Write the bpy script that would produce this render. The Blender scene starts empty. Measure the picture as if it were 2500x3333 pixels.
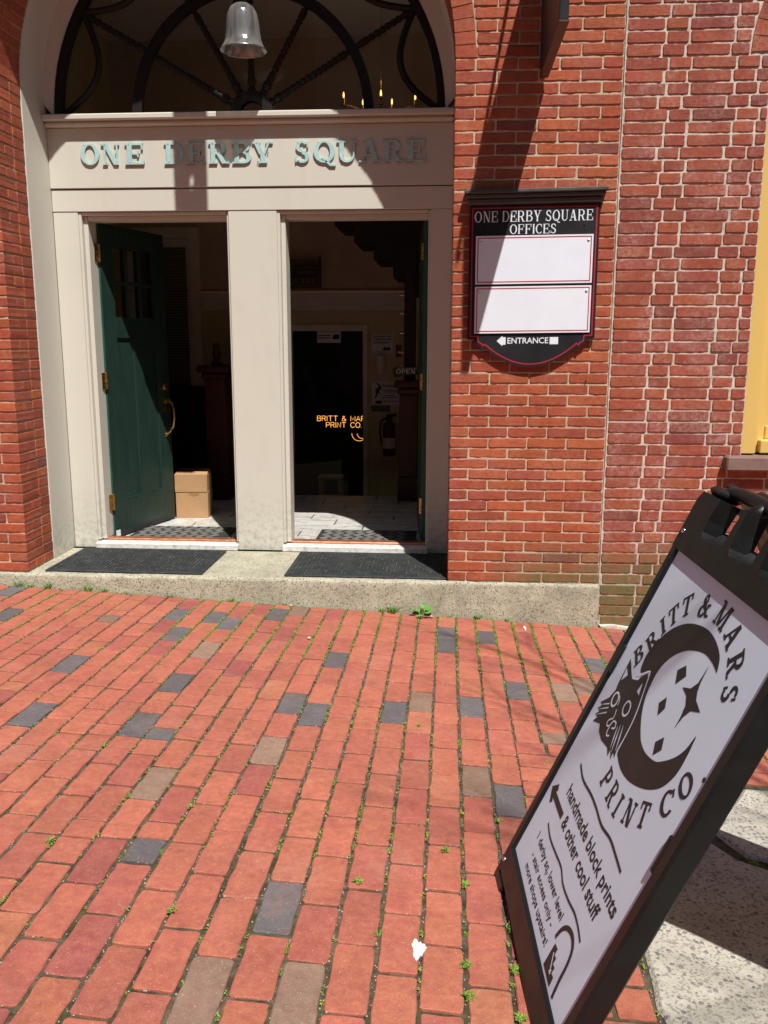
import bpy, math, random
from math import sin, cos, pi, radians, sqrt, hypot
from mathutils import Vector, Matrix, noise as mnoise
SC = bpy.context.scene
COL = SC.collection
R = random.Random(7)
# ------------------------------------------------------------------ camera
camd = bpy.data.cameras.new('camera'); camd.sensor_fit = 'VERTICAL'; camd.sensor_height = 36.0
camd.lens = 2877.0 / 3333.0 * 36.0; camd.clip_start = 0.05; camd.clip_end = 400
cam = bpy.data.objects.new('camera', camd); COL.objects.link(cam)
CAMP = Vector((-0.0065, -4.6985, 1.3037))
_y, _p, _r = radians(4.179), radians(11.0625), radians(0.07)
F = Vector((-sin(_y) * cos(_p), cos(_y) * cos(_p), -sin(_p)))
R0 = F.cross(Vector((0, 0, 1))).normalized(); U0 = R0.cross(F)
RV = R0 * cos(_r) + U0 * sin(_r); UV = RV.cross(F)
cam.matrix_world = Matrix(((RV.x, UV.x, -F.x, CAMP.x), (RV.y, UV.y, -F.y, CAMP.y), (RV.z, UV.z, -F.z, CAMP.z), (0, 0, 0, 1)))
SC.camera = cam
# ------------------------------------------------------------------ world, sun, exposure
SUN = Vector((0.45, -1.0, 1.78)).normalized()      # direction towards the sun
w = bpy.data.worlds.new('World'); SC.world = w; w.use_nodes = True
nt = w.node_tree; nt.nodes.clear()
sky = nt.nodes.new('ShaderNodeTexSky'); sky.sky_type = 'NISHITA'; sky.sun_disc = False
sky.sun_elevation = math.asin(SUN.z); sky.sun_rotation = math.atan2(SUN.x, SUN.y)
sky.air_density = 1.0; sky.dust_density = 0.6
bg = nt.nodes.new('ShaderNodeBackground'); bg.inputs[1].default_value = 0.05
wo = nt.nodes.new('ShaderNodeOutputWorld')
nt.links.new(sky.outputs[0], bg.inputs[0]); nt.links.new(bg.outputs[0], wo.inputs[0])
sd = bpy.data.lights.new('sun', 'SUN'); sd.energy = 5.0; sd.angle = radians(0.53); sd.color = (1.0, 0.965, 0.90)
sun = bpy.data.objects.new('sun', sd); COL.objects.link(sun)
sun.rotation_euler = SUN.to_track_quat('Z', 'Y').to_euler(); sun.location = (4, -8, 12)
SC.view_settings.view_transform = 'Standard'; SC.view_settings.look = 'None'
SC.view_settings.exposure = 0.28; SC.view_settings.gamma = 1.0
SC.view_settings.use_curve_mapping = False

# ------------------------------------------------------------------ node materials
def inp(n, k, v):
    if hasattr(v, 'is_output') or isinstance(v, bpy.types.NodeSocket): n.id_data.links.new(v, n.inputs[k])
    else:
        if isinstance(v, (tuple, list)) and len(v) == 3 and n.inputs[k].type == 'RGBA': v = (*v, 1)
        n.inputs[k].default_value = v
class NT:
    def __init__(s, name):
        s.m = bpy.data.materials.new(name); s.m.use_nodes = True; s.t = s.m.node_tree; s.t.nodes.clear()
        s.out = s.n('OutputMaterial'); s.pos = s.n('NewGeometry').outputs['Position']
    def n(s, t, **kw):
        x = s.t.nodes.new('ShaderNode' + t)
        for k, v in kw.items(): setattr(x, k, v)
        return x
    def noise(s, scale, detail=4, rough=.55, vec=None, out='Fac', dist=0):
        x = s.n('TexNoise'); inp(x, 'Vector', vec or s.pos); inp(x, 'Scale', scale); inp(x, 'Detail', detail); inp(x, 'Roughness', rough); inp(x, 'Distortion', dist)
        return x.outputs[out]
    def vor(s, scale, out='Distance', vec=None, rnd=1):
        x = s.n('TexVoronoi'); inp(x, 'Vector', vec or s.pos); inp(x, 'Scale', scale); inp(x, 'Randomness', rnd); return x.outputs[out]
    def math(s, op, a, b=0.0, c=0.0, clamp=False):
        x = s.n('Math', operation=op); x.use_clamp = clamp; inp(x, 0, a); inp(x, 1, b); inp(x, 2, c); return x.outputs[0]
    def ramp(s, f, lo, hi, a=0.0, b=1.0):
        x = s.n('MapRange'); x.clamp = True; inp(x, 0, f); inp(x, 1, lo); inp(x, 2, hi); inp(x, 3, a); inp(x, 4, b); return x.outputs[0]
    def mix(s, f, a, b, mode='MIX'):
        x = s.n('Mix', data_type='RGBA', blend_type=mode); inp(x, 0, f)
        for k, v in ((6, a), (7, b)): inp(x, k, v)
        return x.outputs[2]
    def vscale(s, v, sc):
        x = s.n('Mapping'); inp(x, 0, v); x.inputs[3].default_value = sc; return x.outputs[0]
    def sep(s, v=None):
        x = s.n('SeparateXYZ'); inp(x, 0, v or s.pos); return x.outputs
    def bsdf(s, color, rough=.8, bump=None, bd=.002, bs=1.0, metal=0, spec=.3, emis=None, es=0, **kw):
        b = s.n('BsdfPrincipled'); inp(b, 'Base Color', color); inp(b, 'Roughness', rough); inp(b, 'Metallic', metal); inp(b, 'Specular IOR Level', spec)
        if emis: inp(b, 'Emission Color', emis); inp(b, 'Emission Strength', es)
        for k, v in kw.items(): inp(b, k.replace('_', ' '), v)
        if bump is not None:
            u = s.n('Bump'); inp(u, 'Height', bump); inp(u, 'Distance', bd); inp(u, 'Strength', bs); s.t.links.new(u.outputs[0], b.inputs['Normal'])
        s.t.links.new(b.outputs[0], s.out.inputs[0]); return s.m

def simple(name, col, rough=.6, var=.12, scale=8, bump=.0006, metal=0, spec=.35, fine=120, **kw):
    s = NT(name)
    n1 = s.noise(scale, 5); n2 = s.noise(fine, 3)
    f = s.ramp(s.math('ADD', s.math('MULTIPLY', n1, .7), s.math('MULTIPLY', n2, .3)), .3, .7, 1 - var, 1 + var)
    c = s.n('Hue' + 'Saturation'); inp(c, 'Color', col); inp(c, 'Value', f)
    r = s.ramp(n1, .3, .7, max(.03, rough - .08), min(1, rough + .08))
    return s.bsdf(c.outputs[0], r, n2, bump, .8, metal=metal, spec=spec, **kw)

def brick_mat(name, attr, paving):
    s = NT(name)
    if attr: a = s.n('Attribute', attribute_name='col'); c = a.outputs['Color']
    else: a = s.n('ObjectInfo'); c = a.outputs['Color']
    big = s.noise(9, 5, .6); mid = s.noise(45, 4, .65); fine = s.noise(330, 3, .6); xf = s.noise(1100, 2)
    v = s.math('ADD', s.math('ADD', s.math('MULTIPLY', big, .45), s.math('MULTIPLY', mid, .4)), s.math('MULTIPLY', fine, .3))
    v = s.ramp(v, .38, .78, .70, 1.26)
    hs = s.n('HueSaturation'); inp(hs, 'Color', c); inp(hs, 'Value', v); inp(hs, 'Hue', s.ramp(mid, .3, .7, .493, .507)); c = hs.outputs[0]
    P = s.sep()
    if paving:
        c = s.mix(s.ramp(s.noise(19, 6, .75), .5, .68, 0, .28), c, (.24, .075, .06))
        c = s.mix(s.ramp(s.noise(150, 3, .7), .56, .7, 0, .30), c, (.17, .055, .04))
        c = s.mix(s.ramp(s.noise(210, 2, .7, vec=s.vscale(s.pos, (1.3, .7, 1))), .60, .72, 0, .35), c, (.60, .34, .25))
        d = s.vor(95, rnd=1); msk = s.noise(60, 2)
        spk = s.math('MULTIPLY', s.ramp(d, .10, .16, 1, 0), s.ramp(msk, .5, .56))
        c = s.mix(s.math('MULTIPLY', spk, .55), c, (.68, .5, .4))
        d2 = s.vor(300); spk2 = s.math('MULTIPLY', s.ramp(d2, .10, .2, 1, 0), s.ramp(s.noise(24, 3), .52, .6))
        c = s.mix(s.math('MULTIPLY', spk2, .4), c, (.7, .55, .46))
        c = s.mix(s.ramp(s.noise(3.2, 6, .7), .55, .8, 0, .3), c, (.5, .28, .22))          # pale worn bloom
        c = s.mix(s.ramp(s.noise(5.5, 6, .75), .62, .78, 0, .45), c, (.10, .03, .022))     # dark stains
        dk = s.math('MULTIPLY', s.ramp(s.vor(120, vec=s.vscale(s.pos, (1, .8, 1))), .06, .1, 1, 0), s.ramp(s.noise(14), .56, .6))
        c = s.mix(s.math('MULTIPLY', dk, .7), c, (.05, .02, .018))
        h = s.math('ADD', s.math('MULTIPLY', mid, .6), s.math('ADD', s.math('MULTIPLY', fine, .5), s.math('MULTIPLY', xf, .2)))
        return s.bsdf(c, s.ramp(mid, .3, .7, .78, .95), h, .0034, .95, spec=.2)
    # wall bricks: lime bloom, dark firing marks, algae low down on the right
    eff = s.math('MULTIPLY', s.ramp(s.noise(4.2, 6, .7), .46, .68), s.ramp(s.noise(55, 5, .75), .40, .62))
    right = s.ramp(P[0], .7, .9, .28, .75)
    c = s.mix(s.math('MULTIPLY', eff, right), c, (.50, .33, .30))
    c = s.mix(s.ramp(s.noise(26, 5, .7), .62, .78, 0, .5), c, (.11, .035, .025))
    spk = s.math('MULTIPLY', s.ramp(s.vor(170), .08, .15, 1, 0), s.ramp(s.noise(30), .56, .62))
    c = s.mix(s.math('MULTIPLY', spk, .4), c, (.6, .42, .34))
    alg = s.math('MULTIPLY', s.ramp(s.math('ADD', P[2], s.math('MULTIPLY', s.noise(5, 4), .30)), .16, .42, 1, 0), s.ramp(s.math('ADD', P[0], s.math('MULTIPLY', s.noise(6, 3), .3)), .34, .62))
    alg = s.math('MULTIPLY', alg, s.ramp(s.noise(28, 5, .7), .34, .52, .25, 1))
    c = s.mix(s.math('MULTIPLY', alg, .92), c, s.mix(s.ramp(s.noise(17), .35, .65), (.17, .145, .065), (.12, .13, .045)))
    h = s.math('ADD', s.math('MULTIPLY', mid, .8), s.math('ADD', s.math('MULTIPLY', fine, .4), s.math('MULTIPLY', s.noise(90, 3, vec=s.vscale(s.pos, (.25, 1, 1.6))), .5)))
    return s.bsdf(c, .86, h, .003, .9, spec=.2)

def mortar_mat(name, col, col2):
    s = NT(name); a = s.noise(35, 5, .7); b = s.noise(420, 3); P = s.sep()
    c = s.mix(s.ramp(a, .35, .65), col, col2)
    c = s.mix(s.ramp(s.noise(3, 4), .5, .75, 0, .5), c, tuple(x * .62 for x in col2))
    g = s.math('MULTIPLY', s.ramp(P[2], -.15, .25, 1, 0), s.ramp(P[0], .3, .6))
    c = s.mix(s.math('MULTIPLY', g, s.ramp(a, .4, .6, .3, .8)), c, (.16, .15, .08))
    return s.bsdf(c, .95, s.math('ADD', a, s.math('MULTIPLY', b, .5)), .004, 1, spec=.1)

def concrete_mat(name, base, chips, dark, sc=120, chip=.5, dirt=.5):
    s = NT(name); P = s.pos
    warp = s.n('VectorMath', operation='ADD'); inp(warp, 0, P)
    w2 = s.n('VectorMath', operation='SCALE'); inp(w2, 0, s.noise(60, 2, out='Color')); inp(w2, 'Scale', .008); inp(warp, 1, w2.outputs[0])
    v = s.n('TexVoronoi'); inp(v, 'Vector', warp.outputs[0]); inp(v, 'Scale', sc)
    rnd = s.sep(v.outputs['Color'])
    isl = s.math('MULTIPLY', s.ramp(v.outputs['Distance'], .32, .4, 1, 0), s.ramp(rnd[0], 1 - chip, 1 - chip + .02))
    cc = s.mix(rnd[1], chips, dark)
    c = s.mix(s.ramp(s.noise(8, 5, .7), .35, .7), base, tuple(x * .72 for x in base))
    v2 = s.vor(sc * 2.7, 'Color'); r2 = s.sep(v2)
    c = s.mix(s.ramp(r2[0], .72, .8, 0, .5), c, tuple(x * .45 for x in chips))
    c = s.mix(isl, c, cc)
    c = s.mix(s.ramp(s.noise(2.3, 6, .75), .48, .7, 0, dirt), c, tuple(x * .45 for x in base))
    h = s.math('ADD', s.math('MULTIPLY', isl, .6), s.math('ADD', s.noise(260, 4), s.math('MULTIPLY', s.noise(30, 4), .8)))
    return s.bsdf(c, .88, h, .003, .9, spec=.25)

def wood_mat(name, a, b, axis=(1, 1, .08), rough=.5, sc=60, spec=.35, bd=.0012):
    s = NT(name); v = s.vscale(s.pos, axis)
    g = s.noise(sc, 5, .6, vec=v, dist=1.2); g2 = s.noise(sc * 5, 3, vec=v)
    f = s.math('ADD', s.math('MULTIPLY', g, .7), s.math('MULTIPLY', g2, .3))
    return s.bsdf(s.mix(s.ramp(f, .35, .65), a, b), rough, f, bd, .9, spec=spec)

def paint_mat(name, col, dirt=.35, rough=.5):
    s = NT(name); P = s.sep()
    st = s.noise(7, 6, .7, vec=s.vscale(s.pos, (1, 1, .18))); n = s.noise(2.2, 6, .7)
    c = s.mix(s.ramp(st, .55, .85, 0, dirt * .45), col, tuple(x * .6 for x in col))
    c = s.mix(s.ramp(n, .55, .8, 0, dirt * .4), c, tuple(x * .7 for x in col))
    low = s.math('MULTIPLY', s.ramp(P[2], 0, .4, 1, 0), s.ramp(s.noise(30, 5, .7), .45, .65))
    c = s.mix(s.math('MULTIPLY', low, dirt), c, (.22, .19, .15))
    chip = s.math('MULTIPLY', s.ramp(s.vor(38), .03, .05, 1, 0), s.ramp(s.noise(6), .6, .62))
    c = s.mix(s.math('MULTIPLY', chip, .5), c, (.2, .15, .12))
    return s.bsdf(c, rough, s.math('ADD', s.noise(90, 4), st), .0007, .7, spec=.35)

def glass_mat(name, tint=(.9, .93, .92), rough=.02, fac_add=.0):
    s = NT(name); tr = s.n('BsdfTransparent'); inp(tr, 0, tint); gl = s.n('BsdfGlossy'); inp(gl, 'Roughness', rough)
    fr = s.n('Fresnel'); inp(fr, 0, 1.5); f = s.math('ADD', fr.outputs[0], fac_add, clamp=True)
    mx = s.n('MixShader'); inp(mx, 0, f); inp(mx, 1, tr.outputs[0]); inp(mx, 2, gl.outputs[0])
    s.t.links.new(mx.outputs[0], s.out.inputs[0]); return s.m
def bell_mat():
    s = NT('ribbed_lamp_glass'); tr = s.n('BsdfTransparent'); inp(tr, 0, (.22, .22, .20)); P = s.sep()
    gl = s.n('BsdfGlossy'); inp(gl, 'Roughness', .12); df = s.n('BsdfTranslucent'); inp(df, 0, (.8, .8, .78))
    dd = s.n('BsdfDiffuse'); inp(dd, 0, (.6, .6, .58))
    bu = s.n('Bump'); inp(bu, 'Distance', .004); inp(bu, 'Height', s.noise(40, 3, vec=s.vscale(s.pos, (1, 1, .15))))
    s.t.links.new(bu.outputs[0], gl.inputs['Normal'])
    a = s.n('MixShader'); inp(a, 0, .5); inp(a, 1, df.outputs[0]); inp(a, 2, dd.outputs[0])
    b = s.n('MixShader'); inp(b, 0, .30); inp(b, 1, a.outputs[0]); inp(b, 2, gl.outputs[0])
    c = s.n('MixShader'); inp(c, 0, s.ramp(s.noise(26, 3, vec=s.vscale(s.pos, (1, 1, .2))), .35, .65, .3, .62)); inp(c, 1, tr.outputs[0]); inp(c, 2, b.outputs[0])
    s.t.links.new(c.outputs[0], s.out.inputs[0]); return s.m
def emit_mat(name, col, st):
    s = NT(name); e = s.n('Emission'); inp(e, 0, (*col, 1)); inp(e, 1, st); s.t.links.new(e.outputs[0], s.out.inputs[0]); return s.m
def marble_mat():
    s = NT('marble_tile'); a = s.n('ObjectInfo').outputs['Random']
    off = s.n('VectorMath', operation='ADD'); inp(off, 0, s.pos); cx = s.n('CombineXYZ'); inp(cx, 0, s.math('MULTIPLY', a, 9)); inp(cx, 1, s.math('MULTIPLY', a, 5)); inp(off, 1, cx.outputs[0])
    v = s.vscale(off.outputs[0], (1, 3.2, 1)); n = s.noise(3.2, 7, .6, vec=v, dist=1.5)
    vein = s.ramp(s.math('ABSOLUTE', s.math('SUBTRACT', n, .5)), 0, .05, 1, 0)
    c = s.mix(s.math('MULTIPLY', vein, .6), (.62, .61, .58), (.20, .16, .13)); c = s.mix(s.ramp(s.noise(4, 5, vec=v), .5, .8, 0, .4), c, (.4, .38, .35))
    return s.bsdf(c, .3, spec=.4)
def coro_mat():
    s = NT('corrugated_plastic_print'); P = s.n('TexCoord').outputs['UV']; u = s.sep(P)
    w_ = s.math('SINE', s.math('MULTIPLY', u[0], 2 * pi / .0042))
    st = s.ramp(w_, -1, 1, .93, 1.04); h = s.n('HueSaturation'); inp(h, 'Color', (.72, .84, .98, 1)); inp(h, 'Value', st)
    c = s.mix(s.ramp(s.noise(5, 6, .7), .58, .8, 0, .18), h.outputs[0], (.4, .38, .38))
    return s.bsdf(c, .42, w_, .0003, .6, spec=.4)
def tread_mat():
    s = NT('rubber_mat'); n = s.noise(14, 5, .7); c = s.mix(s.ramp(n, .4, .75), (.022, .026, .028), (.055, .06, .06))
    c = s.mix(s.ramp(s.noise(150, 3), .58, .72, 0, .5), c, (.12, .115, .10))
    return s.bsdf(c, .7, s.noise(400, 3), .001, .8, spec=.3)

MB = {}
MB['wall'] = brick_mat('weathered_wall_brick', False, False); MB['pave'] = brick_mat('worn_paving_brick', False, True)
MB['pave_a'] = brick_mat('worn_paving_brick_far', True, True)
MB['mortar_t'] = mortar_mat('sandy_lime_mortar', (.60, .49, .36), (.48, .38, .28))
MB['mortar_w'] = mortar_mat('pale_lime_mortar', (.70, .61, .53), (.54, .45, .37))
MB['step'] = concrete_mat('exposed_aggregate_step', (.54, .51, .39), (.32, .28, .20), (.12, .115, .12), 105, .5, .6)
MB['slab'] = concrete_mat('pale_aggregate_slab', (.52, .49, .42), (.27, .23, .21), (.17, .17, .19), 68, .34, .6)
MB['beige'] = paint_mat('beige_trim_paint', (.605, .585, .51), .55); MB['yellow'] = paint_mat('yellow_window_paint', (.68, .46, .14), .3)
MB['white'] = paint_mat('white_threshold_paint', (.72, .70, .68), .5); MB['copper'] = simple('copper_sill_strip', (.55, .24, .13), .4, .2, 30, metal=.7)
MB['sand'] = simple('brownstone_sill', (.22, .135, .115), .9, .22, 12, .002, fine=240)
def soil_mat():
    s = NT('joint_soil'); a = s.noise(22, 5, .7); b = s.noise(380, 3, .7)
    c = s.mix(s.ramp(a, .38, .62), (.045, .038, .026), (.17, .135, .09)); c = s.mix(s.ramp(b, .55, .7, 0, .6), c, (.26, .22, .16)); c = s.mix(s.ramp(s.noise(7, 4), .5, .65, 0, .5), c, (.07, .09, .025))
    return s.bsdf(c, .97, b, .004, 1, spec=.1)
MB['soil'] = soil_mat()
MB['black'] = simple('black_sign_paint', (.018, .018, .021), .38, .2); MB['red'] = simple('red_pinstripe_paint', (.42, .02, .035), .45, .1)
MB['whitep'] = simple('white_sign_print', (.74, .78, .86), .45, .03, bump=.0001); MB['plastic'] = simple('black_moulded_plastic', (.009, .009, .0095), .4, .25, 14, .0005, spec=.35)
MB['plasticg'] = simple('glossy_moulded_plastic', (.014, .014, .015), .17, .2, 14, .0003, spec=.6); MB['ink'] = simple('black_print_ink', (.022, .02, .02), .5, .2); MB['coro'] = coro_mat()
MB['turq'] = simple('turquoise_letter_paint', (.40, .61, .60), .42, .15, 30); MB['screwd'] = simple('dark_screw_head', (.05, .09, .09), .5)
MB['green'] = wood_mat('green_door_paint', (.011, .030, .024), (.022, .050, .040), (1, 1, .07), .42, 42)
MB['gedge'] = simple('lit_door_edge_green', (.022, .085, .06), .4, .12)  # lighter copy of the door green, for the light on its edge
MB['brass'] = simple('worn_brass', (.62, .42, .12), .3, .25, 40, metal=1); MB['steel'] = simple('zinc_bolt', (.6, .6, .62), .25, .1, metal=1)
MB['fan'] = simple('dark_fanlight_wood', (.006, .0045, .0045), .6, .25); MB['glass'] = glass_mat('window_glass'); MB['bell'] = bell_mat()
MB['cream'] = simple('cream_hall_plaster', (.50, .42, .25), .9, .1); MB['brownw'] = simple('tan_hall_plaster', (.42, .33, .25), .9, .1)
MB['whitew'] = simple('white_hall_trim', (.60, .55, .50), .7, .08); MB['darkw'] = wood_mat('dark_mahogany', (.035, .010, .008), (.06, .018, .012), (1, 1, .1), .4)
MB['stair'] = simple('dark_stair_wood', (.012, .008, .007), .6, .2); MB['marble'] = marble_mat(); MB['mat'] = tread_mat()
MB['matlight'] = simple('scuffed_rubber_rib', (.21, .20, .18), .8, .2); MB['card'] = simple('brown_cardboard', (.44, .26, .13), .85, .1, 10)
MB['carddark'] = simple('cardboard_print', (.16, .09, .05), .85, .1); MB['neon'] = emit_mat('warm_neon_tube', (1.0, .40, .07), 1.6)
MB['bulb'] = emit_mat('candle_bulb_glow', (1.0, .58, .16), 2.2); MB['paper'] = simple('white_paper', (.62, .6, .62), .9, .05)
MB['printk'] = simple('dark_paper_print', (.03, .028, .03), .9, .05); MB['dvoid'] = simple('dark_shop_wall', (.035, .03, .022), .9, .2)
MB['redm'] = simple('red_painted_steel', (.10, .008, .006), .35, .1); MB['weed'] = simple('weed_leaf', (.13, .27, .03), .6, .35, 60, fine=200)
MB['moss'] = simple('joint_moss', (.20, .30, .045), .9, .5, 30, fine=200); MB['leaf'] = simple('broad_green_leaf', (.10, .33, .035), .45, .15, 30)
MB['pebble'] = simple('joint_grit', (.38, .34, .28), .9, .4, 60, fine=90); MB['spill'] = simple('white_paint_spill', (.70, .70, .68), .7, .25, 120, .003, fine=500)
MB['wet'] = simple('dark_damp_stain', (.13, .035, .022), .7, .25, 40); MB['fb'] = simple('far_facade_brick', (.13, .055, .04), .9, .2)
MB['fwin'] = simple('far_window_glass', (.03, .035, .04), .08, .1); MB['ftrim'] = simple('far_white_trim', (.5, .5, .48), .7, .1)
MB['brownp'] = wood_mat('brown_wood_and_bounce', (.06, .03, .02), (.10, .05, .03), (1, .1, 1), .5)  # bark brown; also brick bounce coloured onto the blade sign's underside
MB['greyp'] = simple('dark_grey_cap_paint', (.075, .07, .065), .5, .2, 20); MB['blind'] = simple('blind_slat', (.12, .11, .09), .8, .1)
MB['gilt'] = simple('gilt_letters', (.28, .17, .06), .5, .1)
MB['asphalt'] = simple('street_paving_far', (.30, .12, .09), .9, .3, 3, .003)

# ------------------------------------------------------------------ mesh helpers
class M:
    def __init__(s): s.v = []; s.f = []; s.mi = []; s.col = []; s.uv = {}
    def add(s, vs, fs, mi=0, col=None):
        b = len(s.v); s.v += [tuple(p) for p in vs]
        for f in fs: s.f.append(tuple(b + i for i in f)); s.mi.append(mi); s.col.append(col)
        return b
    def box(s, x0, x1, y0, y1, z0, z1, bev=0.0, X=None, mi=0):
        X = X or (lambda p: p)
        if bev <= 0:
            vs = [(x, y, z) for z in (z0, z1) for y in (y0, y1) for x in (x0, x1)]
            s.add([X(Vector(p)) for p in vs], [(0, 2, 3, 1), (4, 5, 7, 6), (0, 1, 5, 4), (1, 3, 7, 5), (3, 2, 6, 7), (2, 0, 4, 6)], mi); return
        b = min(bev, (x1 - x0) * .45, (y1 - y0) * .45, (z1 - z0) * .45)
        vs = []; idx = {}
        for i, sx in enumerate((0, 1)):
            for j, sy in enumerate((0, 1)):
                for k, sz in enumerate((0, 1)):
                    c = Vector((x1 if sx else x0, y1 if sy else y0, z1 if sz else z0))
                    dx, dy, dz = (-b if sx else b), (-b if sy else b), (-b if sz else b)
                    for a, off in enumerate(((0, dy, dz), (dx, 0, dz), (dx, dy, 0))):
                        idx[(i, j, k, a)] = len(vs); vs.append(X(c + Vector(off)))
        fs = []
        for i in (0, 1): q = [idx[(i, j, k, 0)] for j, k in ((0, 0), (1, 0), (1, 1), (0, 1))]; fs.append(q if i else q[::-1])
        for j in (0, 1): q = [idx[(i, j, k, 1)] for i, k in ((0, 0), (0, 1), (1, 1), (1, 0))]; fs.append(q if j else q[::-1])
        for k in (0, 1): q = [idx[(i, j, k, 2)] for i, j in ((0, 0), (1, 0), (1, 1), (0, 1))]; fs.append(q if k else q[::-1])
        for i in (0, 1):
            for j in (0, 1):
                q = [idx[(i, j, 0, 0)], idx[(i, j, 1, 0)], idx[(i, j, 1, 1)], idx[(i, j, 0, 1)]]; fs.append(q if i == j else q[::-1])
        for i in (0, 1):
            for k in (0, 1):
                q = [idx[(i, 0, k, 2)], idx[(i, 1, k, 2)], idx[(i, 1, k, 0)], idx[(i, 0, k, 0)]]; fs.append(q if i == k else q[::-1])
        for j in (0, 1):
            for k in (0, 1):
                q = [idx[(0, j, k, 1)], idx[(1, j, k, 1)], idx[(1, j, k, 2)], idx[(0, j, k, 2)]]; fs.append(q if j == k else q[::-1])
        for i in (0, 1):
            for j in (0, 1):
                for k in (0, 1):
                    q = [idx[(i, j, k, a)] for a in (0, 1, 2)]; fs.append(q if (i + j + k) % 2 else q[::-1])
        s.add(vs, fs, mi)
    def prism(s, poly, X, n0, n1, mi=0, back=False):
        k = len(poly); s.add([X(a, b, n1) for a, b in poly] + [X(a, b, n0) for a, b in poly],
              [tuple(range(k))] + ([tuple(range(2 * k - 1, k - 1, -1))] if back else []) + [(i, k + i, k + (i + 1) % k, (i + 1) % k) for i in range(k)], mi)
    def flat(s, poly, X, n, mi=0): s.add([X(a, b, n) for a, b in poly], [tuple(range(len(poly)))], mi)
    def tube(s, pts, r, seg=8, cap=True, mi=0, up0=None):
        pts = [Vector(p) for p in pts]; rs = r if isinstance(r, (list, tuple)) else [r] * len(pts)
        up = None; rings = []
        for i, p in enumerate(pts):
            d = (pts[min(i + 1, len(pts) - 1)] - pts[max(i - 1, 0)]).normalized()
            if up0 is not None: up = up0.copy()
            if up is None: up = Vector((0, 0, 1)) if abs(d.z) < .9 else Vector((1, 0, 0))
            if d.cross(up).length < .05: up = Vector((.3, 1, .2)) if abs(d.y) < .8 else Vector((1, .2, .3))
            a = d.cross(up).normalized(); up = a.cross(d).normalized()
            rings.append([p + (a * cos(2 * pi * k / seg) + up * sin(2 * pi * k / seg)) * rs[i] for k in range(seg)])
        vs = [q for rg in rings for q in rg]; fs = []
        for i in range(len(pts) - 1):
            for k in range(seg): fs.append((i * seg + k, i * seg + (k + 1) % seg, (i + 1) * seg + (k + 1) % seg, (i + 1) * seg + k))
        if cap: fs += [tuple(range(seg))[::-1], tuple((len(pts) - 1) * seg + k for k in range(seg))]
        s.add(vs, fs, mi)
    def lathe(s, prof, c, seg=24, X=None, mi=0, cap=True):
        X = X or (lambda x, y, z: Vector((c[0] + x, c[1] + y, c[2] + z)))
        vs = [X(r * cos(2 * pi * k / seg), r * sin(2 * pi * k / seg), z) for r, z in prof for k in range(seg)]; fs = []
        for i in range(len(prof) - 1):
            for k in range(seg): fs.append((i * seg + k, i * seg + (k + 1) % seg, (i + 1) * seg + (k + 1) % seg, (i + 1) * seg + k))
        if cap: fs += [tuple(range(seg))[::-1], tuple((len(prof) - 1) * seg + k for k in range(seg))]
        s.add(vs, fs, mi)
    def strip(s, A, B, X, n0, n1, mi=0, closed=False):
        """band between two 2D polylines A (outer) and B (inner), extruded n0..n1"""
        k = len(A); vs = [X(*p, n1) for p in A] + [X(*p, n1) for p in B] + [X(*p, n0) for p in A] + [X(*p, n0) for p in B]; fs = []
        for i in range(k if closed else k - 1):
            j = (i + 1) % k; fs += [(i, j, k + j, k + i), (2 * k + i, i, i, 2 * k + i)[:0] or (2 * k + i, 2 * k + j, j, i), (k + i, k + j, 3 * k + j, 3 * k + i), (2 * k + j, 2 * k + i, 3 * k + i, 3 * k + j)]
        if not closed: fs += [(0, k, 3 * k, 2 * k), (k - 1, 3 * k - 1, 4 * k - 1, 2 * k - 1)]
        s.add(vs, fs, mi)
    def mesh(s, name, mats, smooth=False):
        me = bpy.data.meshes.new(name); me.from_pydata(s.v, [], s.f)
        for m in (mats if isinstance(mats, (list, tuple)) else [mats]): me.materials.append(m)
        if any(s.mi): me.polygons.foreach_set('material_index', s.mi)
        if smooth is True: me.polygons.foreach_set('use_smooth', [True] * len(s.f))
        elif smooth:
            me.polygons.foreach_set('use_smooth', [True] * len(s.f)); me.set_sharp_from_angle(angle=radians(smooth))
        if any(c is not None for c in s.col):
            at = me.color_attributes.new('col', 'FLOAT_COLOR', 'CORNER'); d = []
            for f, c in zip(s.f, s.col): d += (list(c) + [1]) * len(f) if len(c) == 3 else list(c) * len(f)
            at.data.foreach_set('color', d)
        me.update(); return me
    def build(s, name, mats, parent=None, smooth=False, label=None):
        return link(name, s.mesh(name, mats, smooth), parent, label)
def link(name, me, parent=None, label=None):
    o = bpy.data.objects.new(name, me); COL.objects.link(o)
    if parent is not None: o.parent = parent; o.matrix_parent_inverse = parent_inv(parent)
    if label: o['label'] = label
    return o
def world_mat(o):
    m = o.matrix_basis.copy()
    return world_mat(o.parent) @ o.matrix_parent_inverse @ m if o.parent else m
def parent_inv(p): return world_mat(p).inverted()
def thing(name, label, cat, loc=(0, 0, 0), group=None):
    o = bpy.data.objects.new(name, None); COL.objects.link(o); o.location = loc; o.empty_display_size = .1
    o['label'] = label; o['category'] = cat
    if group: o['group'] = group
    return o
def tag(o, label, cat, group=None):
    o['label'] = label; o['category'] = cat
    if group: o['group'] = group
    return o
def structure(o, label=None, cat=None):
    o['kind'] = 'structure'
    if label: o['label'] = label
    if cat: o['category'] = cat
    return o

GA, GB, GC = -0.0502, -0.0431, -0.1943
def gz(x, y):
    return GC + GA * max(-4, min(3, x)) + GB * max(-4.2, min(0.3, y))
D = 0.639; XL = -2.374; XP = 0.8153
SP = 2.66           # arch springing height
AC = XL / 2; AR = -XL / 2

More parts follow.
